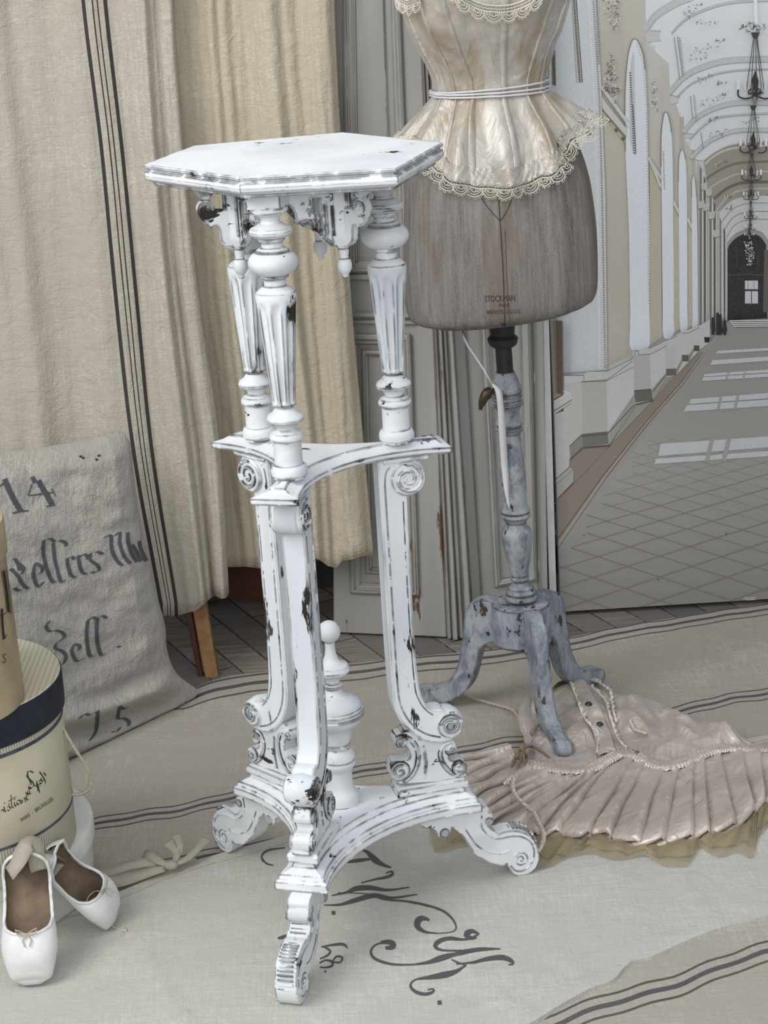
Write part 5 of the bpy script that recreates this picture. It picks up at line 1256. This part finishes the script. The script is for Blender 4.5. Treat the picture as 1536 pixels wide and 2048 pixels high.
# gathered band
mb = MB(); rows = []
bb = resample(band, 500)
for o_, h in ((.013, 0), (.010, .0035), (.004, .0052), (0, .003), (-.004, .0052), (-.010, .0035), (-.013, 0)):
    row = []
    for j, p in enumerate(bb):
        q = bb[min(j + 1, 499)] - bb[max(j - 1, 0)]; n = Vector((-q.y, q.x, 0)).normalized()
        row.append(Vector((p.x, p.y, .021 + h + .0012 * math.sin(j * 1.25 + 2.5 * math.sin(j * .11)) + .001 * mnoise.noise(Vector((j * .3, o_ * 200, 0))))) + n * o_)
    rows.append(row)
mb.grid(rows, 0, False, True); mb.build('gathered_band', M['satin_p'], SK, 180)
bvk = bvh_of([sb])
G2 = lambda x, y: (820 + x / 2.145, 1080 + y / 2.145)
# placket with ruffles, buttons
def lift(pts, dz, n=5):
    out = []
    for q in spline([(x, y, 0) for x, y in pts], n):
        p = onto(bvk, *G2(q.x, q.y), .001)
        if p is None: p = at(*G2(q.x, q.y), z=.012)
        out.append(p + Vector((0, 0, dz)))
    return out
mb = MB()
e1, e2 = lift([(690, 610), (715, 680), (745, 760), (790, 850), (805, 938)], .004, 8), lift([(745, 600), (785, 680), (830, 760), (865, 850), (885, 930)], .004, 8)
mb.grid([e1, [a.lerp(b, .33) + Vector((0, 0, .004)) for a, b in zip(e1, e2)], [a.lerp(b, .66) + Vector((0, 0, .005)) for a, b in zip(e1, e2)], e2], 0, False, True)
plk = mb.build('button_placket', M['satin_p'], SK, 180); bvp = bvh_of([sb, plk])
mb = MB()
def ruffle(pts, amp=.004):
    L_ = resample(lift(pts, .006, 6), 120); r1, r2_ = [], []
    for j, p in enumerate(L_):
        q = L_[min(j + 1, 119)] - L_[max(j - 1, 0)]; n = Vector((-q.y, q.x, 0)).normalized()
        r1.append(p); r2_.append(p + n * (.005 + .002 * math.sin(j * 1.1)) + Vector((0, 0, .6 * amp * math.sin(j * .9))))
    mb.grid([r1, [a.lerp(b, .5) + Vector((0, 0, .002)) for a, b in zip(r1, r2_)], r2_])
ruffle([(680, 615), (710, 690), (745, 780), (800, 850), (795, 930)]); ruffle([(770, 640), (830, 700), (855, 780), (880, 850), (920, 905), (985, 935)]); ruffle([(790, 615), (850, 660), (862, 720), (880, 800)]); ruffle([(940, 790), (960, 830), (1010, 850)])
o = mb.build('ruffled_edging', M['lace'], SK, 180, label='cream frayed ruffle'); sm = o.modifiers.new('thickness', 'SOLIDIFY'); sm.thickness = .001
for x, y in ((766, 706), (812, 792)):
    p = onto(bvp, *G2(x, y), .002); mb = MB(); mb.sphere(p, .0052, 0, 14, (1, 1, .6)); mb.tube([p + Vector((.0056 * math.cos(a * PI / 6), .0056 * math.sin(a * PI / 6), -.001)) for a in range(12)], .0008, 5, closed=True); mb.build('button', M['pearl'], SK, 60, label='shiny black button')
# cream lining at the top
mb = MB(); r1 = lift([(600, 650), (640, 610), (700, 600), (760, 600), (820, 622)], .001, 6); r2_ = [at(*G2(q.x, q.y), z=.004) for q in spline([(x, y, 0) for x, y in [(590, 620), (625, 565), (660, 570), (740, 585), (830, 612)]], 6)]
mb.grid([r2_, [a.lerp(b, .5) + Vector((0, 0, .006)) for a, b in zip(r2_, r1)], r1]); mb.build('lining', M['cream'], SK, 180, label='cream lining edge')
# tied bow with loops, twisted drawstring
def twist(mb, pts, r=.0022, pitch=.014):
    Q = resample(spline(pts, 8), 140); d = 0
    for s in (0, PI):
        L_ = []; d = 0
        for i, p in enumerate(Q):
            if i: d += (p - Q[i - 1]).length
            tg = (Q[min(i + 1, 139)] - Q[max(i - 1, 0)]).normalized(); n = tg.cross(Vector((0, 0, 1))).normalized(); b = n.cross(tg)
            a = 2 * PI * d / pitch + s; L_.append(p + (n * math.cos(a) + b * math.sin(a)) * r * .8)
        mb.tube(L_, r, 5)
mb = MB()
twist(mb, [at(*G2(x, y), z=.034) for x, y in ((470, 990), (440, 1040), (452, 1095), (495, 1140), (530, 1170), (552, 1215), (572, 1258), (568, 1300), (548, 1335))])
twist(mb, [at(*G2(x, y), z=.034) for x, y in ((455, 1005), (430, 1020), (412, 1045))], .0026); mb.build('drawstring', M['satin_p'], SK, 60)
mb = MB()
for L_, wd in (([(485, 890), (500, 860), (530, 820), (555, 790)], .0035), ([(485, 895), (520, 885), (560, 905), (600, 935)], .003), ([(470, 900), (450, 940), (435, 975)], .0035), ([(485, 900), (475, 940), (465, 980)], .003), ([(490, 900), (500, 930), (492, 965)], .003)):
    mb.tube([at(*G2(q.x, q.y), z=.036 + .006 * math.sin(k)) for k, q in enumerate(spline([(x, y, 0) for x, y in L_], 4))], lambda t, wd=wd: wd * (.45 + .5 * math.sin(PI * t)), 8)
mb.sphere(at(*G2(482, 895), z=.04), .006, 0, 12); mb.build('knot', plain('brown_cord', lin((140, 122, 104)), .9, .1, .3, 200), SK, 60)
mb = MB()   # raised fold of satin above the knot
a_ = [at(*G2(x, y), z=z) for x, y, z in ((505, 672, .020), (478, 700, .030), (465, 740, .040), (472, 790, .044), (490, 830, .042), (485, 890, .036))]
b_ = [at(*G2(x, y), z=z) for x, y, z in ((530, 690, .012), (528, 720, .018), (530, 770, .020), (545, 800, .024), (530, 850, .030), (500, 890, .036))]
A1, A2 = spline(a_, 6), spline(b_, 6); mb.grid([[p + Vector((0, .004, -.012)) for p in A1], A1, [a.lerp(b, .4) + Vector((0, 0, .010)) for a, b in zip(A1, A2)], A2]); mb.build('raised_fold', M['satin_p'], SK, 180)
# tulle below the hem
mb = MB(); rows = []
outr = resample(C3([(60, 1000), (90, 1280), (130, 1330), (240, 1300), (360, 1300), (480, 1330), (560, 1400), (680, 1352), (780, 1335), (880, 1362), (1010, 1345), (1090, 1385), (1190, 1385), (1240, 1310), (1320, 1350), (1400, 1330), (1470, 1350), (1500, 1260), (1600, 1180), (1800, 1100)]), 300)
inn = resample(hem, 300)
for i in range(9):
    v = i / 8; row = []
    for j in range(300):
        p = inn[j].lerp(outr[j], -.15 + 1.15 * v); row.append(Vector((p.x, p.y, .0022 + .0085 * abs(math.sin(j * .27 + v + 2 * math.sin(j * .05))) * (.3 + .7 * math.sin(PI * min(1, v * 1.1))) + .004 * abs(mnoise.noise(Vector((j * .09, v * 3, 1)))))))
    rows.append(row)
mb.grid(rows); mb.grid([[q + Vector((.004 * math.sin(k * .2), -.002, .0016 + .002 * abs(math.sin(k * .5)))) for k, q in enumerate(r)] for r in rows[:7]]); mb.build('tulle_underskirt', M['tulle'], SK, 180, label='olive-beige tulle showing below the hem')
tag(SK, 'dusty rose satin skirt with pleated flounce and two black buttons lying on the floor', 'skirt')
# loose cord
mb = MB(); twist(mb, [at(*G2(x, y), z=.002) for x, y in ((160, 648), (200, 657), (300, 688), (360, 705), (420, 722), (452, 742), (470, 775), (480, 800))], .0016, .009)
tag(mb.build('twisted_cord', M['cord'], None, 60), 'thin twisted linen cord on the rug running up to the satin skirt', 'cord')

# ---------------------------------------------------------------- hat boxes
def px_x(x, y, z, r):
    p = at(x, y, z=z); return p
def box_cyl(mb, c, r, z0, z1, seg=96, rim=.0):
    mb.lathe([(r, z0), (r, z1)], seg, (c[0], c[1], 0), caps=True)
q1 = at(186, 1640, z=.095); c1_ = (q1.x - .190, q1.y - .012)
H1 = empty('hat_box', (c1_[0], c1_[1], 0))
mb = MB(); mb.lathe([(.182, .002), (.184, .030), (.185, .094)], 96, (*c1_, 0)); mb.build('body', M['offwhite_box'], H1, 40)
mb = MB(); mb.lathe([(.1885, .070), (.190, .0715), (.1905, .094), (.189, .0975), (.184, .099), (.02, .0985)], 96, (*c1_, 0)); mb.build('lid', M['offwhite_box'], H1, 40)
tag(H1, 'large plain off-white hat box at the bottom of the stack on the left', 'hat box', 'stacked hat boxes')
zb2 = .099; H_ = .255; zt2 = zb2 + H_
q2 = at(119, 1345, z=zt2); c2_ = (q2.x - .163, q2.y)
H2 = empty('hat_box', (c2_[0], c2_[1], zb2))
r2 = .158
def cyl_pt(c, r, x, y):
    """where the ray through a photo position meets an upright cylinder"""
    d = raydir(x, y); ox, oy = CAM.x - c[0], CAM.y - c[1]; a = d.x ** 2 + d.y ** 2; b = 2 * (ox * d.x + oy * d.y); e = ox * ox + oy * oy - r * r; D = b * b - 4 * a * e
    return None if D < 0 else CAM + d * ((-b - math.sqrt(D)) / (2 * a))
zl0, zl1 = cyl_pt(c2_, r2, 20, 1690).z, cyl_pt(c2_, r2, 20, 1512).z
def ring(name, c, prof_, m_, par, lab=None):
    mb = MB(); mb.lathe(prof_, 128, (*c, 0), caps=False); return mb.build(name, m_, par, 40, label=lab)
t = NT('radial_striped_paper'); geo = t.new('ShaderNodeSeparateXYZ'); t.l(t.tc.outputs['Object'], geo.inputs[0])
ang_ = t.math('ARCTAN2', t.math('SUBTRACT', geo.outputs[1], c2_[1]), t.math('SUBTRACT', geo.outputs[0], c2_[0])); sn = t.math('SINE', t.math('MULTIPLY', ang_, 230.0))
M['stripebody'] = t.fin(t.mix(t.ramp(sn, -.2, .5), lin((196, 190, 172)), lin((150, 145, 132))), .75, .2)
mb = MB(); mb.lathe([(r2 - .002, zb2), (r2, zb2 + .004), (r2, zt2 - .03)], 128, (*c2_, 0)); b2_ = mb.build('body', M['stripebody'], H2, 40, label='body of finely striped paper')
ring('label', c2_, [(r2, zl0 - .001), (r2 + .0007, zl0), (r2 + .0007, zl1), (r2, zl1 + .001)], M['cream'], H2, 'wide cream paper label with black lettering')
for z in (zl0 - .004, zl1 + .002): ring('dark_border', c2_, [(r2, z - .001), (r2 + .0012, z), (r2 + .0012, z + .0035), (r2, z + .0045)], plain('slate_border', lin((84, 88, 92)), .8, .1, .4, 80), H2)
zn = zt2 - .050
ring('lid_band', c2_, [(r2 + .001, zn - .001), (.1635, zn), (.1640, zn + .02), (.1640, zt2 - .004), (.1625, zt2 - .001)], M['navy'], H2, 'navy paper band of the lid')
mb = MB(); mb.lathe([(.1628, zt2 - .002), (.161, zt2 + .0005), (.155, zt2), (.01, zt2)], 96, (*c2_, 0)); mb.build('lid_top', M['stripelid'], H2, 40)
# lettering on the label
mbl = MB(); mbl.lathe([(r2 + .0008, zl0), (r2 + .0008, zl1)], 160, (*c2_, 0), caps=False)
me_ = bpy.data.meshes.new('tmp'); me_.from_pydata(mbl.v, [], mbl.f)
class _O: pass
oo = _O(); oo.data = me_; bvl = bvh_of([oo])
Z6 = lambda x, y: (x / 2.954, 1400 + y / 2.954)
mb = MB()
scr = [[(-14, 640), (-6, 655), (-2, 700), (-6, 720)], [(-4, 665), (10, 648), (22, 655), (14, 668)], [(22, 628), (26, 645), (32, 662), (38, 655)], [(24, 608), (28, 612)], [(40, 640), (46, 622), (54, 612), (52, 628), (62, 640), (54, 652), (42, 650)],
       [(64, 560), (66, 600), (70, 632), (80, 634), (84, 620)], [(48, 600), (70, 585), (92, 572)], [(84, 604), (88, 622), (94, 628), (98, 616)], [(84, 585), (88, 588)], [(118, 594), (106, 592), (98, 604), (106, 618), (118, 608), (120, 592), (124, 612), (130, 606)], [(128, 588), (132, 608)], [(132, 596), (140, 580), (148, 584), (150, 602), (156, 594)],
       [(154, 578), (166, 566), (164, 556), (154, 562), (154, 580), (164, 590), (174, 578)], [(174, 520), (170, 530), (162, 540), (164, 556)], [(152, 545), (158, 556), (170, 552)], [(176, 512), (172, 540), (178, 556), (186, 548)], [(166, 524), (186, 516)],
       [(196, 430), (178, 420), (160, 432), (158, 450), (176, 470), (196, 492), (192, 516), (176, 522), (168, 508), (178, 496)], [(160, 420), (168, 460), (186, 500)], [(196, 488), (200, 504), (210, 506), (216, 492), (216, 478), (220, 500), (228, 498)],
       [(226, 480), (240, 474), (234, 490), (244, 494), (236, 508), (222, 516), (214, 506), (228, 500), (246, 488)], [(240, 462), (246, 478), (254, 480), (258, 462)], [(232, 424), (244, 440), (262, 470), (268, 488), (264, 500)], [(256, 430), (270, 446), (262, 466)], [(214, 492), (226, 520), (234, 548)], [(222, 520), (224, 538)]]
strokes(mb, bvl, [[(x, y) for x, y in L_] for L_ in scr], 0, .0004, nib=(.65, -1.1), step=1.2, conv=Z6)
text_on(mb, bvl, 'PARIS  -  BRUXELLES', *Z6(126, 722), 7.6, -.60, .25, .0004, .82, 'LEFT')
mb.build('lettering', M['print'], H2, label='black script and capitals reading Christiane et Suzy Paris Bruxelles')
# hanging cord loop
mb = MB(); L_ = []
for x, y, dy in ((116, 1432, 0), (124, 1452, -.004), (138, 1478, -.008), (158, 1510, -.008), (176, 1540, -.006), (181, 1560, 0), (178, 1578, .0), (160, 1588, 0), (140, 1590, 0), (130, 1597, 0)): L_.append(at(x, y, Y=c2_[1] + .004 + dy))
mb.tube(spline(L_, 6), .0024, 6); mb.build('cord_loop', M['cord'], H2, 60)
tag(H2, 'round hat box with navy lid band and cream script label, middle of the stack', 'hat box', 'stacked hat boxes')
zt3 = zt2 + .0012
q3 = at(46, 1385, z=zt3 + .01); c3_ = (q3.x - .112, q3.y)
H3 = empty('hat_box', (c3_[0], c3_[1], zt3))
ztop3 = cyl_pt(c3_, .112, 5, 1040).z
mb = MB(); mb.lathe([(.111, zt3), (.112, zt3 + .004), (.110, ztop3 - .04)], 96, (*c3_, 0)); mb.build('body', M['tancard'], H3, 40)
mb = MB(); mb.lathe([(.1115, ztop3 - .045), (.113, ztop3 - .044), (.1135, ztop3), (.112, ztop3 + .003), (.01, ztop3 + .003)], 96, (*c3_, 0)); mb.build('lid', M['tancard'], H3, 40)
mbl = MB(); mbl.lathe([(.1125, zt3), (.1125, ztop3 - .05)], 160, (*c3_, 0), caps=False); me_ = bpy.data.meshes.new('tmp'); me_.from_pydata(mbl.v, [], mbl.f); oo = _O(); oo.data = me_; bv3 = bvh_of([oo])
Z5 = lambda x, y: (x / 2.885, 850 + y / 2.885)
mb = MB(); strokes(mb, bv3, [[(20, 840), (36, 940), (50, 1080)]], 4.5, .0005, conv=Z5); strokes(mb, bv3, [[(34, 830), (48, 930), (64, 1090)]], 1.5, .0005, conv=Z5); strokes(mb, bv3, [[(10, 1060), (14, 1150), (22, 1235)]], 4, .0005, conv=Z5); strokes(mb, bv3, [[(0, 1100), (22, 1092), (34, 1084)], [(14, 1240), (28, 1228), (36, 1212)]], 1.6, .0005, conv=Z5)
strokes(mb, bv3, [[(34, 1325), (22, 1322), (16, 1335), (30, 1350), (32, 1364), (20, 1372), (10, 1366)]], 1.4, .0005, conv=Z5); mb.build('lettering', M['print'], H3)
tag(H3, 'narrow foxed card hat box with dark printed letters, topmost of the stack', 'hat box', 'stacked hat boxes')

# ---------------------------------------------------------------- sackcloth leaning at the curtain
outl = [(-70, 915), (0, 905), (100, 892), (180, 878), (225, 866), (248, 866), (262, 892), (268, 950), (280, 1040), (298, 1120), (314, 1190), (330, 1250), (334, 1300), (352, 1345), (385, 1372), (400, 1383)]
bot = [(-70, 1585), (0, 1562), (130, 1524), (220, 1492), (300, 1452), (352, 1426), (385, 1400), (400, 1384)]
def sY(x, y):
    t = (y - 870) / 650; l = 3.16 + (2.915 - 3.16) * t; r = 3.29 + (3.175 - 3.29) * t
    return l + (r - l) * (x / 330 if x > 0 else x / 330)
topl = spline([(x, y, 0) for x, y in outl[:6]], 6); rightl = spline([(x, y, 0) for x, y in outl[5:]], 6); botl = spline([(x, y, 0) for x, y in bot], 6)
NU, NV_ = 90, 110
T_, R_, B_ = resample(topl, NU), resample(rightl, NV_), resample(botl, NU)
Lf = [Vector((-70, 915 + (1585 - 915) * k / (NV_ - 1), 0)) for k in range(NV_)]
rows = []; back = []
for i in range(NV_):
    v = i / (NV_ - 1); row = []; rb_ = []
    for j in range(NU):
        u = j / (NU - 1)
        p = (T_[j] * (1 - v) + B_[j] * v) + (Lf[i] * (1 - u) + R_[i] * u) - ((T_[0] * (1 - v) + B_[0] * v) * (1 - u) + (T_[-1] * (1 - v) + B_[-1] * v) * u)
        Y = sY(p.x, p.y)
        e = min(1, (1 - u) * 9) * min(1, v * 12) * min(1, (1 - v) * 14 + .15)
        puff = .030 * math.sqrt(max(0, e))
        wr = .006 * mnoise.noise(Vector((u * 3 + v, v * 11, 3))) + .0035 * mnoise.noise(Vector((u * 9, v * 24 - u * 5, 6))) + .0012 * mnoise.noise(Vector((u * 50, v * 60, 6)))
        if v > .80: wr += .013 * math.sin((v - .80) * 48 - u * 3.0) * min(1, (v - .8) * 12)
        q = at(p.x, p.y, Y=Y - puff - wr * e * 1.3); row.append(q); rb_.append(at(p.x, p.y, Y=Y + .025 * math.sqrt(max(0, e))))
    rows.append(row); back.append(rb_)
for r in (rows, back):
    for i in range(len(r)):
        for j in range(NU): r[i][j].z = max(r[i][j].z, -.0015)
mb = MB(); mb.grid(rows, 0, False, True); mb.grid(back); mb.grid([rows[0], back[0]]); mb.grid([rows[-1], back[-1]], 0, False, True); mb.grid([[r[-1] for r in rows], [r[-1] for r in back]], 0, False, True)
sack = mb.build('grain_sack', M['sack'], None, 180)
mbf = MB(); mbf.grid(rows); me_ = bpy.data.meshes.new('tmp'); me_.from_pydata(mbf.v, [], mbf.f); oo = _O(); oo.data = me_; bsk = bvh_of([oo])
ZA = lambda x, y: (x / 7.875, 840 + y / 7.875)
mb = MB()
st_ = lambda L, w_, conv=Z5: strokes(mb, bsk, L, w_, .0014, step=3, conv=conv)
st_([[(70, 930), (150, 1120), (240, 1300), (320, 1440)]], 11, ZA); st_([[(-10, 1040), (40, 1010), (80, 960)], [(190, 1470), (320, 1440), (450, 1432)]], 3, ZA)
st_([[(600, 950), (680, 1100), (760, 1230), (820, 1350)]], 11, ZA); st_([[(500, 1020), (470, 1100), (440, 1190)], [(440, 1190), (640, 1165), (840, 1140)], [(810, 1080), (840, 1140), (872, 1200)], [(720, 1360), (860, 1345)]], 2.4, ZA); st_([[(500, 900), (550, 980)]], 9, ZA)
nb = lambda L: strokes(mb, bsk, L, 0, .0014, nib=(3.5, -1.5), step=2.5, conv=Z5)
nb([[(82, 770), (100, 800), (112, 840)], [(60, 830), (100, 870), (130, 920), (160, 945)], [(105, 800), (135, 830), (120, 860)], [(80, 940), (110, 955), (150, 940)],
    [(205, 795), (190, 850), (205, 915), (225, 935)], [(210, 800), (240, 820), (236, 850), (200, 870)], [(228, 930), (250, 905)],
    [(250, 665), (248, 740), (268, 830), (300, 905), (320, 900)], [(248, 668), (285, 655), (312, 672)], [(305, 680), (312, 760), (330, 840), (350, 905), (372, 895)], [(310, 678), (345, 665), (380, 685), (378, 700)],
    [(385, 770), (392, 820), (408, 865), (432, 880)], [(385, 775), (412, 760), (425, 775)], [(448, 752), (456, 800), (470, 845), (495, 862)], [(456, 765), (480, 745), (505, 760), (500, 775)], [(520, 740), (520, 780), (550, 800), (572, 830), (550, 850), (525, 848)], [(525, 742), (560, 730), (590, 745)],
    [(598, 655), (625, 635), (640, 650), (642, 710), (668, 775), (705, 812)], [(660, 640), (690, 620), (690, 680), (712, 750), (748, 800)], [(735, 620), (738, 680), (760, 745), (790, 790)], [(758, 690), (785, 730), (812, 785)], [(800, 670), (812, 720), (842, 785)], [(825, 680), (845, 740)],
    [(262, 1155), (280, 1190), (320, 1185), (355, 1195), (370, 1220), (345, 1245), (320, 1262)], [(320, 1262), (318, 1290), (350, 1300), (378, 1330), (368, 1370), (330, 1392)], [(268, 1150), (285, 1130)],
    [(430, 1262), (412, 1300), (430, 1350), (452, 1362), (480, 1345)], [(432, 1262), (458, 1275), (452, 1298), (420, 1312)], [(505, 1130), (498, 1200), (505, 1290), (522, 1335), (542, 1328)], [(508, 1128), (530, 1108), (556, 1120)], [(560, 1115), (556, 1190), (565, 1280), (582, 1328), (606, 1318)], [(562, 1112), (590, 1100), (612, 1115)], [(678, 1275), (690, 1282)],
    [(458, 1692), (485, 1668), (520, 1672), (562, 1650)], [(562, 1650), (560, 1710), (548, 1780), (515, 1822)], [(690, 1622), (682, 1660), (680, 1692), (712, 1690), (742, 1712), (740, 1735)], [(690, 1620), (715, 1638), (728, 1630)], [(645, 1772), (672, 1768), (692, 1745)]])
mb.build('stencil_lettering', M['sackink'], sack, label='faded blackletter stencil reading 14, Kellers, Zell. and 75')
mb = MB()
for x, y in ((465, 183), (478, 190), (555, 200), (570, 178)): mb.sphere(onto(bsk, *Z5(x, y), .0008), .0028, 0, 8, (1, .4, 1))
mb.build('eyelet_hole', M['pearl'], sack)
tag(sack, 'coarse grey-beige grain sack with faded blackletter stencil leaning on the striped curtain', 'sack')

# ---------------------------------------------------------------- ballet shoes
def shoe(name, toe_px, heel_px, toe_z, heel_z, roll, width=.036, Lk=1, twistd=0):
    """sole line from toe to heel; cross sections open at the throat"""
    toe = at(*toe_px, z=toe_z); heel = at(*heel_px, Y=heel_z)
    ax = (toe - heel); L = ax.length; ax.normalize()
    up0 = Vector((0, 0, 1)) - ax * ax.z; up0.normalize(); side0 = ax.cross(up0)
    R = Matrix.Rotation(roll, 3, ax); up = R @ up0; side = R @ side0
    return toe, heel, ax, L, up, side
def build_shoe(toe_px, heel_px, toe_z, heel_z, roll, hw, hh, bend=.0):
    toe, heel, ax, L, up, side = shoe('', toe_px, heel_px, toe_z, heel_z, roll)
    root = empty('ballet_shoe', toe)
    wt = [(0, .50), (.04, .72), (.12, .84), (.3, .84), (.45, .88), (.62, 1.0), (.75, 1.02), (.86, .92), (.95, .80), (.985, .72), (1, .62)]
    ht = [(0, .95), (.04, 1.15), (.12, 1.12), (.3, .85), (.45, .74), (.58, .86), (.66, 1.0), (.78, 1.0), (.88, .88), (.96, .66), (.985, .55), (1, .42)]
    ot = [(0, .10), (.03, .30), (.08, .66), (.2, .86), (.40, .80), (.52, .66), (.60, .42), (.645, .16), (.66, .0)]     # half-opening of the throat as a share of the half turn
    ns, na = 72, 40
    def sec(s, a, k=1, dz=0):
        w_ = cint(wt, s) * hw * k; h = cint(ht, s) * hh * k
        base = heel + ax * (L * s) + up * (bend * math.sin(PI * s))
        c, q = math.cos(a), math.sin(a)
        # a = 0 is the sole, pi the top
        y = (1 - c) / 2
        wdt = w_ * abs(q) ** .62 * (1.0 - .12 * y)
        return base + side * math.copysign(wdt, q) + up * (h * (y ** .9) + dz)
    rows, inn_ = [], []
    ss = [.012 + (1 - .012) * (k / ns) for k in range(ns + 1)]
    for s in ss:
        op = interp(ot, s) * PI * .62; lim = PI - op
        rows.append([sec(s, -lim + 2 * lim * j / na) for j in range(na + 1)])
        inn_.append([sec(s, -lim + 2 * lim * j / na, .93, .0022) for j in range(na + 1)])
    mb = MB(); mb.grid(rows)
    # heel and toe caps
    for r, f in ((rows[0], 1), (rows[-1], 0)):
        c = sum(r, Vector()) / len(r); c = c + (ax * (.006 if not f else -.004)); mb.grid([r, [p.lerp(c, .5) + ax * (.0025 if not f else -.002) for p in r], [p.lerp(c, .93) for p in r], [c + (p - c) * .001 for p in r]], 0, False, bool(f))
    up_ = mb.build('upper', M['shoe'], root, 180)
    k_end = next(i for i, s in enumerate(ss) if s > .80)
    mb = MB(); mb.grid(inn_[:k_end]); mb.grid([inn_[k_end - 1], [sum(inn_[k_end - 1], Vector()) / 41] * 41]); mb.grid([inn_[0], [sum(inn_[0], Vector()) / 41] * 41])
    mb.build('insole', M['shoelin'], root, 180, label='worn brown leather lining')
    # binding round the throat
    e1 = [r[0] for s, r in zip(ss, rows) if s < .66]; e2 = [r[-1] for s, r in zip(ss, rows) if s < .66]
    mb = MB(); loop_ = e1 + e2[::-1]; mb.tube(loop_, .0024, 6, closed=True); bnd = mb.build('binding', M['shoe'], root, 60)
    vamp = (e1[-1] + e2[-1]) / 2
    # drawstring bow at the vamp
    mb = MB(); o = vamp + up * .004
    for sg in (-1, 1):
        mb.tube([o + side * (sg * a) + ax * b + up * c for a, b, c in ((0, 0, 0), (.008, -.004, .004), (.014, -.007, .004), (.012, -.001, .002), (.004, .001, .002))], .0011, 5)
        mb.tube([o, o + side * (sg * .006) + ax * .008, o + side * (sg * .003) + ax * .016], .0010, 5)
    mb.build('drawstring_bow', M['cord'], root, 60)
    # pleated sole edge at the toe
    return root, sec, (toe, heel, ax, L, up, side), rows, ss
sh1 = build_shoe((66, 1962), (56, 1712), .004, 2.398, 0.0, .0385, .040)
sh2 = build_shoe((216, 1838), (74, 1716), .006, 2.430, .55, .038, .038)
tag(sh1[0], 'white ballet pointe shoe with open brown throat facing forward, toe down on the pale sheet', 'ballet shoe', None)
tag(sh2[0], 'white ballet pointe shoe tucked behind the front one with its toe pointing right', 'ballet shoe', None)
def strip(name, pts, wd, par, m_, dz=None):
    Q = spline([Vector(p) for p in pts], 6); n = len(Q); A_, B_, C_ = [], [], []
    for i, p in enumerate(Q):
        tg = (Q[min(i + 1, n - 1)] - Q[max(i - 1, 0)]).normalized(); w_ = wd(i / (n - 1)) if callable(wd) else wd
        vw = (CAM - p).normalized(); nn = Vector((0, -.5, .86)) if dz is None else Vector(dz); sd = tg.cross(nn).normalized()
        A_.append(p + sd * w_ / 2); B_.append(p - sd * w_ / 2); C_.append(p + nn * w_ * .10 * math.sin(i * .7))
    mb = MB(); mb.grid([A_, C_, B_]); o = mb.build(name, m_, par, 180); s = o.modifiers.new('thickness', 'SOLIDIFY'); s.thickness = .0009; return o
# ribbons: from the heel of the front shoe to the knot on the rug
h1 = at(50, 1700, z=.13)
strip('ribbon', [at(18, 1748, Y=2.352), at(36, 1722, Y=2.352), at(52, 1692, Y=2.36), at(66, 1688, Y=2.365), at(72, 1712, Y=2.365), at(80, 1742, Y=2.365)], .024, sh1[0], M['shoerib'])
strip('ribbon', [at(66, 1686, Y=2.37), at(92, 1702, Y=2.41), at(122, 1724, Y=2.47), at(152, 1745, z=.045), at(180, 1756, z=.02), at(230, 1762, z=.010), at(280, 1750, z=.010), at(328, 1734, z=.014)], lambda t: .016 + .014 * math.sin(PI * min(1, t * 1.05)) ** 2, sh1[0], M['shoerib'])
strip('ribbon', [at(118, 1726, Y=2.44), at(104, 1742, Y=2.42), at(88, 1764, Y=2.40)], .016, sh2[0], M['shoerib'])
strip('ribbon', [at(180, 1748, z=.024), at(220, 1742, z=.020), at(262, 1730, z=.018), at(300, 1724, z=.018), at(330, 1730, z=.016)], .016, sh2[0], M['shoerib'])
kn = at(342, 1731, z=.014)
mb = MB(); mb.sphere(kn, .010, 0, 14, (1.1, .8, .7)); mb.build('ribbon_knot', M['shoerib'], sh1[0], 60)
strip('ribbon_tail', [kn, at(318, 1722, z=.022), at(296, 1708, z=.022), at(284, 1716, z=.010)], lambda t: .006 + .016 * t, sh1[0], M['shoerib'])
strip('ribbon_tail', [kn, at(352, 1715, z=.020), at(350, 1698, z=.030), at(336, 1684, z=.034)], lambda t: .005 + .012 * t, sh1[0], M['shoerib'])
strip('ribbon_tail', [kn, at(356, 1710, z=.022), at(360, 1690, z=.034), at(352, 1668, z=.04)], lambda t: .005 + .008 * t, sh1[0], M['shoerib'])
strip('ribbon_tail', [kn, at(372, 1718, z=.018), at(394, 1698, z=.024), at(413, 1676, z=.028)], lambda t: .006 + .010 * t, sh1[0], M['shoerib'])
strip('ribbon_tail', [kn, at(366, 1724, z=.010), at(392, 1716, z=.008)], .008, sh1[0], M['shoerib'])
# long drawstring of the second shoe
mb = MB(); L2 = [at(x, y, z=z) for x, y, z in ((172, 1805, .044), (180, 1790, .052), (196, 1782, .05), (215, 1796, .044), (228, 1815, .03), (232, 1832, .012), (228, 1842, .004))]
mb.tube(spline(L2, 5), .0011, 5); L3 = [at(x, y, z=z) for x, y, z in ((174, 1812, .044), (176, 1826, .036), (196, 1834, .028), (215, 1846, .012), (232, 1856, .004), (246, 1861, .003))]; mb.tube(spline(L3, 5), .0011, 5); mb.tube(L3[-1:] + [L3[-1] + Vector((.006, -.001, 0))], .003, 6)
mb.build('drawstring', M['cord'], sh2[0], 60)
